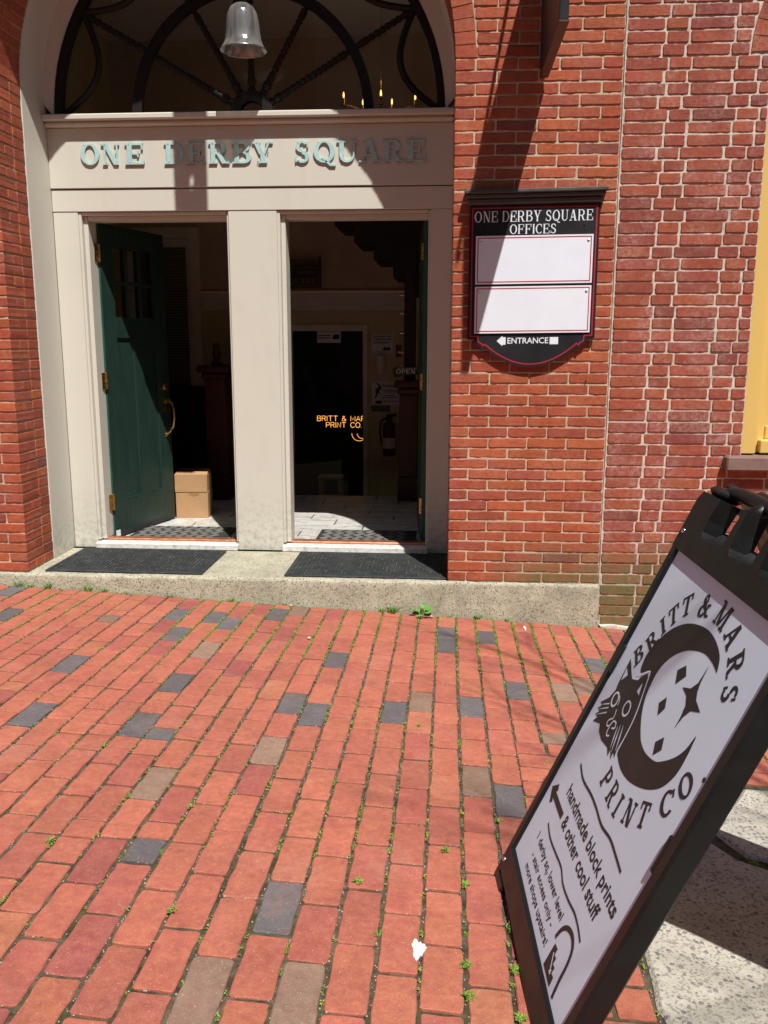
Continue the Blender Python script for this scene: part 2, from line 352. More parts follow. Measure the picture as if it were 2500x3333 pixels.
# ------------------------------------------------------------------ bricks
def brick_outline(L, H, jit, nx=4, rr=random):
    """irregular outline of a face centred on the origin, counter-clockwise"""
    a, b = L / 2, H / 2; c = min(H * .09, .006); P = []
    def J(k=1): return rr.uniform(-jit, jit) * k
    P += [(-a + c + J(.3), -b + J(.5))] + [(-a + L * i / nx + J(), -b + J()) for i in range(1, nx)] + [(a - c + J(.3), -b + J(.5))]
    P += [(a + J(.5), -b + c), (a + J(), J(3)), (a + J(.5), b - c)]
    P += [(a - c, b + J(.5))] + [(a - L * i / nx + J(), b + J()) for i in range(1, nx)] + [(-a + c, b + J(.5))]
    P += [(-a + J(.5), b - c), (-a + J(), J(3)), (-a + J(.5), -b + c)]
    return P
def brick_mesh(name, L, H, dep, jit, mat, bev=.003, nx=3, seed=0):
    """x along, z up, face at y=0 looking to -y, body towards +y"""
    rr = random.Random(seed); P = brick_outline(L, H, jit, nx, rr); k = len(P); m = M()
    inn = [(x * (1 - 2 * bev / L) , z * (1 - 2 * bev / H)) for x, z in P]
    vs = [(x, rr.uniform(0, .0008), z) for x, z in inn] + [(x, bev * rr.uniform(.7, 1.5), z) for x, z in P] + [(x, dep, z) for x, z in P]
    fs = [tuple(range(k))] + [(i, k + i, k + (i + 1) % k, (i + 1) % k) for i in range(k)] + [(k + i, 2 * k + i, 2 * k + (i + 1) % k, k + (i + 1) % k) for i in range(k)]
    m.add(vs, fs); return m.mesh(name, mat)
WB = {}
def wall_brick_mesh(L, H=.0475, dep=.1):
    key = (round(L, 3), round(dep, 3), round(H, 4), R.randrange(6))
    if key not in WB: WB[key] = brick_mesh('brick', L, H, dep, .0016, MB['wall'], nx=4 if L > .12 else 2, seed=len(WB) + 11)
    return WB[key]
def pick_wall(side):
    r = R.random()
    if side == 'r': b = [(.30, .080, .052), (.32, .084, .050), (.28, .078, .053), (.345, .093, .052)][R.randrange(4)]
    else: b = [(.345, .084, .043), (.36, .090, .044), (.325, .080, .046), (.39, .102, .046)][R.randrange(4)]
    if r > 1: b = (.15, .10, .085)
    elif r > .96: b = (.23, .066, .05)
    k = R.uniform(.92, 1.08); return (b[0] * k, b[1] * k * R.uniform(.92, 1.08), b[2] * k, 1)
def put_brick(parent, me, loc, rot=(0, 0, 0), col=(1, 1, 1, 1), sc=(1, 1, 1)):
    o = bpy.data.objects.new('brick', me); COL.objects.link(o); o.parent = parent
    o.location = loc; o.rotation_euler = rot; o.scale = sc; o.color = col; return o
J = .0075; CP = .0564
def course_bricks(parent, z, segs, side, y=0.0, H=.0475):
    """segs: list of (x0, x1, depth) brick extents on the front plane"""
    for x0, x1, dep in segs:
        L = x1 - x0
        if L < .02: continue
        Lq = round(L / .01) * .01; me = wall_brick_mesh(Lq, H, dep)
        put_brick(parent, me, ((x0 + x1) / 2 + R.uniform(-.001, .001), y + R.uniform(-.0018, .0018), z + R.uniform(-.0012, .0012)),
                  (R.uniform(-.01, .01), R.uniform(-.006, .006), R.uniform(-.008, .008)), pick_wall(side), (L / Lq, 1, R.uniform(.97, 1.04)))
def mortar_sheet(name, x0, x1, z0, z1, y, mat, parent, amp=.0028, step=.012, cut=None):
    nx = int((x1 - x0) / step); nz = int((z1 - z0) / step); m = M(); vs = []
    for j in range(nz + 1):
        for i in range(nx + 1):
            x = x0 + (x1 - x0) * i / nx; z = z0 + (z1 - z0) * j / nz
            vs.append((x, y + mnoise.noise((x * 42, z * 42, 3.1)) * amp + mnoise.noise((x * 9, z * 9, 7.7)) * amp * .7, z))
    fs = []
    for j in range(nz):
        for i in range(nx):
            if cut and cut(x0 + (x1 - x0) * (i + .5) / nx, z0 + (z1 - z0) * (j + .5) / nz): continue
            a = j * (nx + 1) + i; fs.append((a, a + 1, a + nx + 2, a + nx + 1))
    m.add(vs, fs); return m.build(name, mat, parent, smooth=True)
def in_arch(x, z, r=AR): return z > SP and hypot(x - AC, z - SP) < r or (z <= SP and XL < x < 0)

# --- right pier
pier = thing('brick_pier', 'orange-red brick pier with sandy joints between doorway and cracked vertical joint', 'brick wall', (.4, 0, 0))
pier.location = (0, 0, 0)
NZ = 48
for k in range(NZ):
    z = .004 + CP * (k + .5)
    W4 = XP / 4
    if k % 2 == 0: edges = [0, .1, .1 + (XP - .2) / 3, .1 + 2 * (XP - .2) / 3, XP - .1, XP]
    else: edges = [0, W4, 2 * W4, 3 * W4, XP]
    segs = [(edges[i] + (0 if i == 0 else J / 2), edges[i + 1] - J / 2, .33 if i == 0 else .1) for i in range(len(edges) - 1)]
    course_bricks(pier, z, segs, 'l')
mortar_sheet('mortar', .004, XP, 0, SP + .05, .0050, MB['mortar_t'], pier)
# --- left pier
lp = thing('brick_pier', 'narrow red brick pier left of doorway, sunlit corner leaning into the beige reveal', 'brick wall')
for k in range(NZ):
    z = .004 + CP * (k + .5)
    x1 = XL
    if k % 2 == 0:
        course_bricks(lp, z, [(x1 - .2, x1, .1), (x1 - .2 - J - .2, x1 - .2 - J, .1)], 'l')
        side = [(.105, .205), (.2125, .331)]
    else:
        course_bricks(lp, z, [(x1 - .1, x1, .2), (x1 - .1 - J - .2, x1 - .1 - J, .1), (x1 - .42, x1 - .1 - 2 * J - .2, .1)], 'l')
        side = [(.2075, .331)]
    for a, b in side:
        L = b - a; Lq = round(L / .01) * .01
        put_brick(lp, wall_brick_mesh(Lq), (x1 + R.uniform(-.0015, .0015), (a + b) / 2, z), (0, R.uniform(-.006, .006), pi / 2 + R.uniform(-.01, .01)), pick_wall('l'), (L / Lq, 1, R.uniform(.97, 1.04)))
mortar_sheet('mortar', XL - .42, XL - .004, 0, SP + .05, .0055, MB['mortar_t'], lp)
m = M(); vs = []; ny, nz = 26, 220
for j in range(nz + 1):
    for i in range(ny + 1):
        y = .004 + (.331 - .004) * i / ny; z = (SP + .05) * j / nz
        vs.append((XL - .0055 + mnoise.noise((y * 42, z * 42, 1.1)) * .0028, y, z))
m.add(vs, [(j * (ny + 1) + i, j * (ny + 1) + i + 1, (j + 1) * (ny + 1) + i + 1, (j + 1) * (ny + 1) + i) for j in range(nz) for i in range(ny)])
m.build('mortar', MB['mortar_t'], lp, smooth=True)

# --- arch: voussoir ring with soffit bricks + spandrels
arch = thing('brick_arch', 'round brick arch over the doorway, ring of header bricks above both piers', 'brick arch')
NV = 66
for i in range(NV):
    a = pi * (i + .5) / NV; t = .0475
    hw = pi * AR / NV / 2 - .003
    for (y0, y1) in ([(0, .2), (.2075, .331)] if i % 2 else [(0, .1), (.1075, .331)]):
        m = M(); rr = R
        dy = rr.uniform(-.0015, .0015); b = .0025
        def X(u, v, n):   # u tangential, v radial, n depth
            r_ = AR + v; da = u / AR
            return Vector((AC + r_ * cos(a + da), n, SP + r_ * sin(a + da)))
        hs = [(-hw, 0), (hw, 0), (hw * 1.04, .1), (-hw * 1.04, .1)]
        m.prism([(x + rr.uniform(-.001, .001), v + rr.uniform(-.001, .001)) for x, v in hs][::-1], lambda u, v, n: X(u, v, n), y1, y0 + dy, back=True)
        o = m.build('brick', MB['wall'], arch); o.color = pick_wall('l')
for k in range(14):
    z = SP + .052 + CP * (k - .5 + .1); ro = AR + .106
    dz = z - SP; xo = sqrt(max(ro * ro - dz * dz, 0)) if dz > 0 else ro
    xs = AC + xo; par = (k % 2) * .1
    if z + .028 > SP + .72: break
    e = [xs]; q = XP
    while q - .2 > xs + .03: q -= .204; e.append(q + (.0 if False else 0))
    e = sorted(set([xs] + [XP - par - .204 * j for j in range(6) if XP - par - .204 * j > xs + .03] + [XP]))
    course_bricks(arch, z, [(e[i] + J / 2, e[i + 1] - J / 2, .1) for i in range(len(e) - 1)], 'l')
    xs2 = AC - xo; e = sorted(set([XL - .42, xs2] + [XL - .42 + par + .204 * j for j in range(1, 4) if XL - .42 + par + .204 * j < xs2 - .03]))
    if xs2 > XL - .4: course_bricks(arch, z, [(e[i] + J / 2, e[i + 1] - J / 2, .1) for i in range(len(e) - 1)], 'l')
mortar_sheet('mortar', .0, XP, SP + .052, 3.35, .0055, MB['mortar_t'], arch, cut=lambda x, z: hypot(x - AC, z - SP) < AR + .004)
mortar_sheet('mortar', XL - .42, XL + .15, SP + .052, 3.35, .0055, MB['mortar_t'], arch, cut=lambda x, z: hypot(x - AC, z - SP) < AR + .004)
m = M()      # solid core of the arch ring (soffit bed)
n = 48
ring = lambda r, y: [(AC + r * cos(pi * i / n), y, SP + r * sin(pi * i / n)) for i in range(n + 1)]
A_ = ring(AR + .004, .006); B_ = ring(AR + .004, .334); C_ = ring(AR + .12, .006)
k = n + 1; m.add(A_ + B_ + C_, [(i, i + 1, k + i + 1, k + i) for i in range(n)] + [(i + 1, i, 2 * k + i, 2 * k + i + 1) for i in range(n)])
m.build('mortar_bed', MB['mortar_t'], arch)

# --- right wall with Flemish bond and pale wide joints
rw = thing('brick_wall', 'pinkish brick wall with wide pale joints between vertical joint and yellow window', 'brick wall')
zs = [2.854 - .058 * i for i in range(-1, 0)] 
RC = .0588; z0r = -.205; k = 0
XW = 1.516
z = z0r
while z < 3.34:
    pat = [(.203, 0), (.098, 1)]; x = XP + .012
    off = [0, .15, .02, .13][k % 4] + R.uniform(-.012, .012)
    xx = x - off; j = k % 2; segs = []
    xe = XW if z > .62 else 3.4
    if z > SP - .02:
        dz = z - SP; rr_ = .52 + .105; xe = 2.036 - sqrt(max(rr_ * rr_ - dz * dz, 0)) if dz > 0 else XW - .1
    while xx < xe:
        L = .203 if j % 2 == 0 else .099
        a, b = max(xx, x), min(xx + L, xe - .004)
        if .63 < z + .0 < .72 and b > 1.425: b = 1.424
        if b - a > .025: segs.append((a, b, .1))
        xx += L + .0105 + R.uniform(-.002, .003); j += 1
    course_bricks(rw, z, segs, 'r', y=.0035, H=.0502)
    z += RC; k += 1
mortar_sheet('mortar', XP + .002, XW, -.24, 3.36, .0092, MB['mortar_w'], rw, amp=.0028)
mortar_sheet('mortar', XW, 3.4, -.24, .66, .0085, MB['mortar_w'], rw, amp=.003, step=.025)
for i in range(26):       # window arch ring
    a = pi - pi * (i + .5) / 26; m = M(); hw = pi * .52 / 52 - .004
    m.prism([(AA, BB) for AA, BB in [(-hw, 0), (-hw * 1.1, .1), (hw * 1.1, .1), (hw, 0)]], lambda u, v, n: Vector((2.036 + (.52 + v) * cos(a + u / .52), n, SP + (.52 + v) * sin(a + u / .52))), .1, .003, back=True)
    o = m.build('brick', MB['wall'], rw); o.color = pick_wall('r')
m = M(); m.tube([(XP + .005 + R.uniform(-.0015, .0015), .004, -.2 + i * .07) for i in range(48)], [.0035 + R.uniform(-.0015, .002) for _ in range(48)], 6)
m.build('joint_sealant', MB['mortar_w'], rw, smooth=True)
m = M(); pts = [(XP + .03, -.25), (3.3, -.3), (3.3, -.235), (2.0, -.24), (1.3, -.232), (1.15, -.222), (1.0, -.236), (.9, -.222), (XP + .015, -.226)]
m.prism(pts, lambda a, b, n: Vector((a, n, b)), .1, -.022)
m.build('painted_base_stone', simple('flaking_white_paint', (.62, .58, .52), .9, .25, 18, .003), rw)
# solid masonry behind and around (keeps the sun out of the hall)
m = M(); TH = .335
m.box(XL - .42, XL - .008, .012, D + .1, -.2, SP + .05); m.box(.008, XP, .012, D + .1, -.2, SP + .05)
m.box(XP, XW - .002, .016, .4, -.3, 3.34); m.box(XW - .002, 3.4, .016, .4, -.3, .63); m.box(2.6, 3.4, .016, .4, .63, 3.2)
m.build('wall_core', MB['mortar_t'], pier)
# upper facade, procedural courses (above the frame and to both sides)
def facade_mat():
    s = NT('upper_facade_brick'); b = s.n('TexBrick'); tc = s.vscale(s.pos, (1, 1, 1)); sp = s.sep(); cx = s.n('CombineXYZ'); inp(cx, 0, sp[0]); inp(cx, 1, sp[2]); inp(b, 'Vector', cx.outputs[0])
    inp(b, 'Color1', (.30, .07, .045)); inp(b, 'Color2', (.2, .05, .035)); inp(b, 'Mortar', (.5, .42, .34)); inp(b, 'Scale', 1.0); inp(b, 'Mortar Size', .005); inp(b, 'Brick Width', .204); inp(b, 'Row Height', .0564)
    return s.bsdf(b.outputs['Color'], .9, b.outputs['Fac'], -.004)
MB['facade'] = facade_mat()
up = M(); n = 40
A_ = [(AC + (AR + .1) * cos(pi * i / n), SP + (AR + .1) * sin(pi * i / n)) for i in range(n + 1)]
for i in range(n):
    (xa, za), (xb, zb) = A_[i], A_[i + 1]
    if za < 3.2 and zb < 3.2: continue
    up.add([(xa, .012, max(za, 3.2)), (xb, .012, max(zb, 3.2)), (xb, .012, 4.3), (xa, .012, 4.3)], [(0, 1, 2, 3)])
up.box(-7, A_[-1][0] + .09, .012, .4, 3.2, 4.3) if False else None
xr = AC + sqrt((AR + .1) ** 2 - .54 ** 2); xl = 2 * AC - xr
up.box(-7, xl, .012, .4, 3.35, 4.3); up.box(xr, 7, -.001, .4, 3.352, 4.3); up.box(-7, 7, .012, .4, 4.3, 6.2)
up.box(-7, XL - .42, .012, .4, -.3, 3.35); up.box(3.4, 7, .012, .4, -.4, 3.35)
up.build('upper_facade', MB['facade'], arch)
m = M(); m.box(-7, 7, .41, .7, 4.0, 6.2); m.box(-7, XL - .42, .41, .7, -.3, 4.0); m.box(XP, 7, .41, .7, 3.3, 4.0)
A2_ = [(AC + (AR + .03) * cos(pi * i / n), SP + (AR + .03) * sin(pi * i / n)) for i in range(n + 1)]
for i in range(n):
    (xa, za), (xb, zb) = A2_[i], A2_[i + 1]
    m.add([(xa, D + .1, za), (xb, D + .1, zb), (xb, D + .1, 4.1), (xa, D + .1, 4.1)], [(0, 1, 2, 3)])
m.box(-3.1, XL - .0, D + .09, D + .11, 0, 4.1); m.box(-.0, 1.1, D + .09, D + .11, 0, 4.1)
m.build('wall_core', MB['brownw'], arch)

# ------------------------------------------------------------------ stone step
def noisy_block(name, mat, x0, x1, yb, yf, zt, zbot, step=.02, parent=None):
    """front faces -y at yf, top at zt, rounded noisy edge"""
    m = M(); nx = int((x1 - x0) / step); prof = []
    r_ = .018
    for i in range(6): prof.append((yb + (yf + r_ - yb) * i / 5, zt))
    for i in range(1, 5): a = pi / 2 * i / 4; prof.append((yf + r_ - r_ * sin(a), zt - r_ + r_ * cos(a)))
    for i in range(1, 9): prof.append((yf, zt - r_ + (zbot - zt + r_) * i / 8))
    k = len(prof); vs = []
    for i in range(nx + 1):
        x = x0 + (x1 - x0) * i / nx
        for y, z in prof:
            q = mnoise.noise((x * 7, y * 7, z * 7)) * .004 + mnoise.noise((x * 30, y * 30, z * 30)) * .003
            e = 1 if y < yf + .04 else .2
            vs.append((x, y + q * (1 if z < zt - .004 else 0) * e, z + q * .7 * (e if z > zt - .03 else 0)))
    m.add(vs, [(i * k + j, (i + 1) * k + j, (i + 1) * k + j + 1, i * k + j + 1) for i in range(nx) for j in range(k - 1)])
    m.add([vs[nx * k + j] for j in range(k)] + [(x1, yb, zbot)], [tuple(range(k, -1, -1))])
    return m.build(name, mat, parent, smooth=50)
st = noisy_block('stone_step', MB['step'], -4.2, XP + .003, D - .03, -.014, 0.0, -.30)
tag(st, 'long worn aggregate doorstep under both doorways, speckled tan front face', 'doorstep')

# ------------------------------------------------------------------ beige door surround
sur = thing('door_surround', 'beige painted timber surround holding two door openings under the fanlight', 'door frame', (AC, D, 0))
def bb(name, x0, x1, y0, y1, z0, z1, mat='beige', parent=None, bev=.003, label=None):
    m = M(); m.box(x0, x1, y0, y1, z0, z1, bev); return m.build(name, MB[mat], parent, label=label)
Xa, Xb, Xc, Xd = -2.221, -1.3156, -1.028, -.1287; ZH = 2.041
bb('post', XL + .002, Xa, D, D + .09, 0, ZH, parent=sur)
bb('post', Xb, Xc, D, D + .14, 0, ZH, parent=sur)
bb('post', Xd, -.002, D, D + .09, 0, ZH, parent=sur)
bb('head_board', XL + .002, -.002, D - .004, D + .09, ZH + .001, 2.166, parent=sur)
fas = bb('fascia_board', XL + .002, -.002, D - .012, D + .09, 2.172, 2.506, parent=sur)
bb('groove_backing', XL + .002, -.002, D + .012, D + .09, 2.160, 2.178, 'greyp', sur, 0)
bb('ledge', XL + .001, -.001, D - .075, D + .09, 2.537, 2.570, parent=sur, bev=.006)
bb('ledge_moulding', XL + .001, -.001, D - .045, D + .09, 2.508, 2.536, parent=sur, bev=.01)
for (a, b) in ((Xa, Xb), (Xc, Xd)):
    bb('jamb', a, a + .018, D + .006, D + .16, .05, ZH - .002, parent=sur)
    bb('jamb_stop', a + .0185, a + .045, D + .035, D + .16, .05, ZH - .022, parent=sur)
    bb('jamb', b - .012, b - .0005, D + .012, D + .15, .05, ZH - .002, parent=sur)
    bb('head_jamb', a + .019, b - .013, D + .008, D + .16, ZH - .020, ZH - .001, parent=sur)
    bb('head_stop', a + .046, b - .013, D + .035, D + .16, ZH - .044, ZH - .021, parent=sur)
    bb('threshold', a - .004, b + .004, D - .035, D + .05, .001, .040, 'white', sur, .006)
    bb('sill_strip', a + .002, b - .002, D + .051, D + .12, .022, .052, 'copper', sur, .006)
bb('reveal_panel', XL - .02, XL + .0015, .336, D - .001, 0.0, SP, parent=sur)
bb('reveal_panel', -.0015, .02, .336, D - .001, 0.0, SP, parent=sur)
m = M(); n = 48; rA, rB = AR - .0015, AR - .05
m.strip([(AC + (AR + .03) * cos(pi * i / n), SP + (AR + .03) * sin(pi * i / n)) for i in range(n + 1)], [(AC + rA * cos(pi * i / n), SP + rA * sin(pi * i / n)) for i in range(n + 1)],
        lambda a, b, nn: Vector((a, nn, b)), D - .001, .336)
m.build('arch_soffit', MB['beige'], sur, smooth=40)
FR = 1.135; FZ = 2.572
m = M(); m.strip([(AC + (AR + .02) * cos(pi * i / n), SP + (AR + .02) * sin(pi * i / n)) for i in range(n + 1)], [(AC + FR * cos(pi * i / n), FZ + FR * sin(pi * i / n)) for i in range(n + 1)],
        lambda a, b, nn: Vector((a, nn, b)), D + .09, D - .018)
m.build('arch_trim', MB['beige'], sur, smooth=40)

# ---- serif glyphs
def arc(cx, cy, rx, ry, tx, ty, a0, a1, n=None):
    n = n or max(4, int(abs(a1 - a0) / 12)); o, q = [], []
    for i in range(n + 1):
        a = radians(a0 + (a1 - a0) * i / n); o.append((cx + rx * cos(a), cy + ry * sin(a))); q.append((cx + (rx - tx) * cos(a), cy + (ry - ty) * sin(a)))
    return [[o[i], o[i + 1], q[i + 1], q[i]] if a1 > a0 else [q[i], q[i + 1], o[i + 1], o[i]] for i in range(n)]
def rc(x0, y0, x1, y1): return [(x0, y0), (x1, y0), (x1, y1), (x0, y1)]
def sl(xb, yb, xt, yt, w_): return [(xb - w_ / 2, yb), (xb + w_ / 2, yb), (xt + w_ / 2, yt), (xt - w_ / 2, yt)]
def glyph(c, T=.19, t=.085, s=.09, k=.075):
    """returns width, polygons. T thick stem, t thin, s serif overhang, k serif thickness"""
    def foot(x, top=False, e=s):   # serif on stem from x to x+T
        return rc(x - e, 1 - k if top else 0, x + T + e, 1 if top else k)
    def foot2(x, w_, top=False, e=s): return rc(x - e, 1 - k if top else 0, x + w_ + e, 1 if top else k)
    if c == 'O': return .95, arc(.475, .5, .475, .51, T, t, 0, 360)
    if c == 'Q': return .95, arc(.475, .5, .475, .51, T, t, 0, 360) + [sl(.80, -.16, .42, .22, T * .8), rc(.74, -.17, .98, -.17 + t)]
    if c == 'C': return .85, arc(.475, .5, .475, .51, T, t, 48, 318) + [rc(.74, .66, .74 + t * .9, .98)]
    if c == 'N': return 1.0, [rc(.15, 0, .15 + t, 1), rc(.80, 0, .80 + t, 1), sl(.84 - T * .3, 0, .12 + T * .5, 1, T * 1.15), foot2(.15, t), rc(0, 1 - k, .3, 1), foot2(.80, t, True)]
    if c == 'I': return T + 2 * s, [rc(s, 0, s + T, 1), foot(s), foot(s, True)]
    if c in 'EFL':
        P = [rc(s, 0, s + T, 1), foot(s), rc(0, 1 - k, .78, 1) if c != 'L' else foot(s, True)]
        if c != 'L': P += [rc(.78 - t, .70, .78, 1), rc(s, .5 - t / 2, .6, .5 + t / 2), rc(.6 - t, .36, .6, .64)]
        if c != 'F': P += [rc(0, 0, .82, k), rc(.82 - t, 0, .82, .30)]
        return .82, P
    if c == 'D': return .9, [rc(s, 0, s + T, 1), rc(0, 0, .42, k), rc(0, 1 - k, .42, 1)] + arc(.42, .5, .48, .5, T, t, -90, 90)
    if c == 'B': return .85, [rc(s, 0, s + T, 1), rc(0, 0, .5, k), rc(0, 1 - k, .48, 1), rc(s, .49, .5, .49 + t)] + arc(.47, .765, .31, .235, T * .95, t, -90, 90) + arc(.5, .27, .35, .27, T, t, -90, 90)
    if c in 'PR':
        P = [rc(s, 0, s + T, 1), foot(s), rc(0, 1 - k, .48, 1), rc(s, .43, .48, .43 + t)] + arc(.48, .715, .34, .285, T, t, -90, 90)
        if c == 'R': P += [sl(.74, 0, .48, .47, T * 1.05), rc(.64, 0, .98, k)]; return .96, P
        return .82, P
    if c == 'T': return .9, [rc(.45 - T / 2, 0, .45 + T / 2, 1), foot(.45 - T / 2), rc(0, 1 - k, .9, 1), rc(0, .68, t, 1), rc(.9 - t, .68, .9, 1)]
    if c == 'Y': return .98, [rc(.49 - T / 2, 0, .49 + T / 2, .48), foot(.49 - T / 2), sl(.44, .42, .18, 1, T * 1.1), sl(.56, .42, .80, 1, t * 1.2), rc(0, 1 - k, .38, 1), rc(.64, 1 - k, .98, 1)]
    if c == 'A': return 1.0, [sl(.17, 0, .47, 1, t * 1.1), sl(.80, 0, .50, 1, T * 1.15), rc(.25, .28, .72, .28 + t), rc(0, 0, .34, k), rc(.62, 0, 1.0, k)]
    if c == 'U': return .95, [rc(.12, .35, .12 + T, 1), rc(.76, .35, .76 + t, 1), rc(0, 1 - k, .12 + T + s, 1), rc(.66, 1 - k, .95, 1)] + arc(.48, .36, .36, .37, T * .9, t * 1.1, 180, 270) + arc(.48, .36, .36, .37, t, t * 1.1, 270, 360)
    if c == 'S': return .75, arc(.37, .74, .31, .27, T * .85, t * 1.1, 35, 180) + arc(.37, .74, .31, .255, T * .85, T * .75, 180, 268) + arc(.37, .27, .34, .285, T * .9, T * .75, 92, 0) + arc(.37, .27, .34, .28, T * .9, t * 1.1, 0, -145) + [rc(.60, .70, .60 + t * .9, .97), rc(.03, .03, .03 + t * .9, .30)]
    if c == 'M': return 1.2, [rc(.14, 0, .14 + t, 1), rc(.90, 0, .90 + T, 1), sl(.56, .05, .22, 1, T * .95), sl(.60, .05, .90, 1, t * 1.2), foot2(.14, t), foot(.90), rc(0, 1 - k, .3, 1), rc(.85, 1 - k, 1.18, 1)]
    if c == '&': return 1.0, arc(.42, .76, .22, .25, T * .6, t, 0, 360) + arc(.36, .27, .34, .28, T, t, 20, 340) + [sl(.86, 0, .28, .82, T * .95), sl(.62, .16, .86, .50, t * 1.1), rc(.68, .46, 1.0, .46 + k), rc(.76, 0, 1.04, k)]
    if c == '.': return .3, arc(.15, .1, .11, .11, .11, .11, 0, 360)
    return .4, []
def emit_glyph(m, c, X, w_, h_, n0, n1, flatmode=False, mi=0, **kw):
    W_, polys = glyph(c, **kw); sx = w_ / W_
    for i, P in enumerate(polys):
        Q = [(a * sx, b * h_) for a, b in P]; e = (i % 7) * 4e-5
        if flatmode: m.flat(Q, X, n1 + e, mi)
        else: m.prism(Q, X, n0, n1 + e, mi)
    return W_
LET = [('O', -2.172, -2.061), ('N', -2.048, -1.937), ('E', -1.907, -1.795), ('D', -1.674, -1.559), ('E', -1.546, -1.432), ('R', -1.412, -1.294), ('B', -1.274, -1.164), ('Y', -1.156, -1.037),
       ('S', -.911, -.823), ('Q', -.802, -.679), ('U', -.668, -.552), ('A', -.54, -.42), ('R', -.404, -.287), ('E', -.271, -.161)]
for c, a, b in LET:
    zb = 2.300 - .004 * (a + 2.17) / 2; m = M()
    X = lambda u, v, n, a=a, zb=zb: Vector((a + u, D - .012 - n, zb + v))
    emit_glyph(m, c, X, b - a, .116, .002, .012, T=.215, t=.08, s=.09, k=.085)
    for (u, v) in ((.22, .93), (.25, .08), (.75, .5)):
        m.tube([X(u * (b - a), v * .116, .0), X(u * (b - a), v * .116, .0136)], .0024, 6, mi=1)
    m.build('letter', [MB['turq'], MB['screwd']], fas, label='turquoise slab-serif letter %s' % c)

# ---- sans text via the built-in font
def text_polys(body, size, align='LEFT', bold=0.0, space=1.0):
    cu = bpy.data.curves.new('t', 'FONT'); cu.body = body; cu.size = size; cu.align_x = align; cu.offset = bold; cu.space_character = space; cu.resolution_u = 3
    o = bpy.data.objects.new('t', cu); COL.objects.link(o); dg = bpy.context.evaluated_depsgraph_get()
    me = bpy.data.meshes.new_from_object(o.evaluated_get(dg)); vs = [tuple(v.co) for v in me.vertices]; fs = [tuple(p.vertices) for p in me.polygons]
    bpy.data.objects.remove(o); bpy.data.curves.remove(cu); bpy.data.meshes.remove(me); return vs, fs
def emit_text(m, body, X, n, width=None, height=None, size=1.0, bold=0.0, mi=0, cap=.0, space=1.0):
    vs, fs = text_polys(body, size, bold=bold, space=space)
    x0 = min(v[0] for v in vs); x1 = max(v[0] for v in vs); y0 = min(v[1] for v in vs); y1 = max(v[1] for v in vs)
    sx = width / (x1 - x0) if width else 1; sy = height / (y1 - y0) if height else sx
    m.add([X((v[0] - x0) * sx, (v[1] - y0) * sy, n) for v in vs], fs, mi)

# ------------------------------------------------------------------ fanlight
fan = thing('fanlight_window', 'dark half-round fanlight with turned radiating spokes above the beige ledge', 'window', (AC, D, FZ))
HX = -1.161
XF = lambda a, b, n: Vector((a, D + n, b))
def ringband(m, cx, cz, ro, ri, n0, n1, a0=0, a1=180, n=36, X=XF):
    P = lambda r: [(cx + r * cos(radians(a0 + (a1 - a0) * i / n)), cz + r * sin(radians(a0 + (a1 - a0) * i / n))) for i in range(n + 1)]
    m.strip(P(ro), P(ri), X, n1, n0)
m = M(); ringband(m, AC, FZ, FR - .001, FR - .045, .0, .05); m.build('outer_ring', MB['fan'], fan, smooth=40)
m = M(); ringband(m, HX, FZ, .70, .645, .008, .045); m.build('middle_ring', MB['fan'], fan, smooth=40)
m = M(); ringband(m, HX, FZ, .125, .068, .0, .05); m.build('hub_ring', MB['fan'], fan, smooth=40)
bb('bottom_rail', AC - FR, AC + FR, D - .005, D + .045, FZ - .001, FZ + .016, 'fan', fan)
nodes = []
for deg in (30, 60, 90, 120, 150):
    a = radians(deg); d = Vector((cos(a), 0, sin(a)))
    # distance from hub to outer ring
    ox = HX - AC; bq = ox * d.x; L = -bq + sqrt(bq * bq - ox * ox + (FR - .04) ** 2); nodes.append(Vector((HX, D + .025, FZ)) + d * L)
    m = M(); pts = []; rs = []; r0 = .115; nn = 110
    for i in range(nn + 1):
        t = i / nn; r = r0 + (L - r0) * t; pts.append(Vector((HX, D + .026, FZ)) + d * r)
        q = .0155 + .0045 * (1 if (i // 2) % 2 else 0)
        if t < .03: q = .022
        elif t < .10: q = .012 + .014 * sin((t - .03) / .07 * pi)
        elif t < .125: q = .020
        if .625 < r < .72: q = .016
        if abs(r - .74) < .02 or abs(r - .60) < .02: q = .021
        if t > .93: q = .02
        rs.append(q)
    m.tube(pts, rs, 8); m.build('spoke', MB['fan'], fan, smooth=45)
nodes = [Vector((AC + FR - .04, D + .025, FZ + .01))] + nodes + [Vector((AC - FR + .04, D + .025, FZ + .01))]
for p, q in zip(nodes, nodes[1:]):
    mid = (p + q) / 2; cen = Vector((AC, D + .025, FZ)); inw = (cen - mid).normalized(); L = (q - p).length; pts = []
    for i in range(17):
        t = i / 16; pts.append(p.lerp(q, t) + inw * (sin(pi * t) * L * .27))
    m = M(); m.tube(pts, .019, 8); m.build('lens_bar', MB['fan'], fan, smooth=45)
m = M(); n = 40; m.add([(AC + (FR - .02) * cos(pi * i / n), D + .052, FZ + (FR - .02) * sin(pi * i / n)) for i in range(n + 1)], [tuple(range(n + 1))])
m.build('glass_pane', MB['glass'], fan)

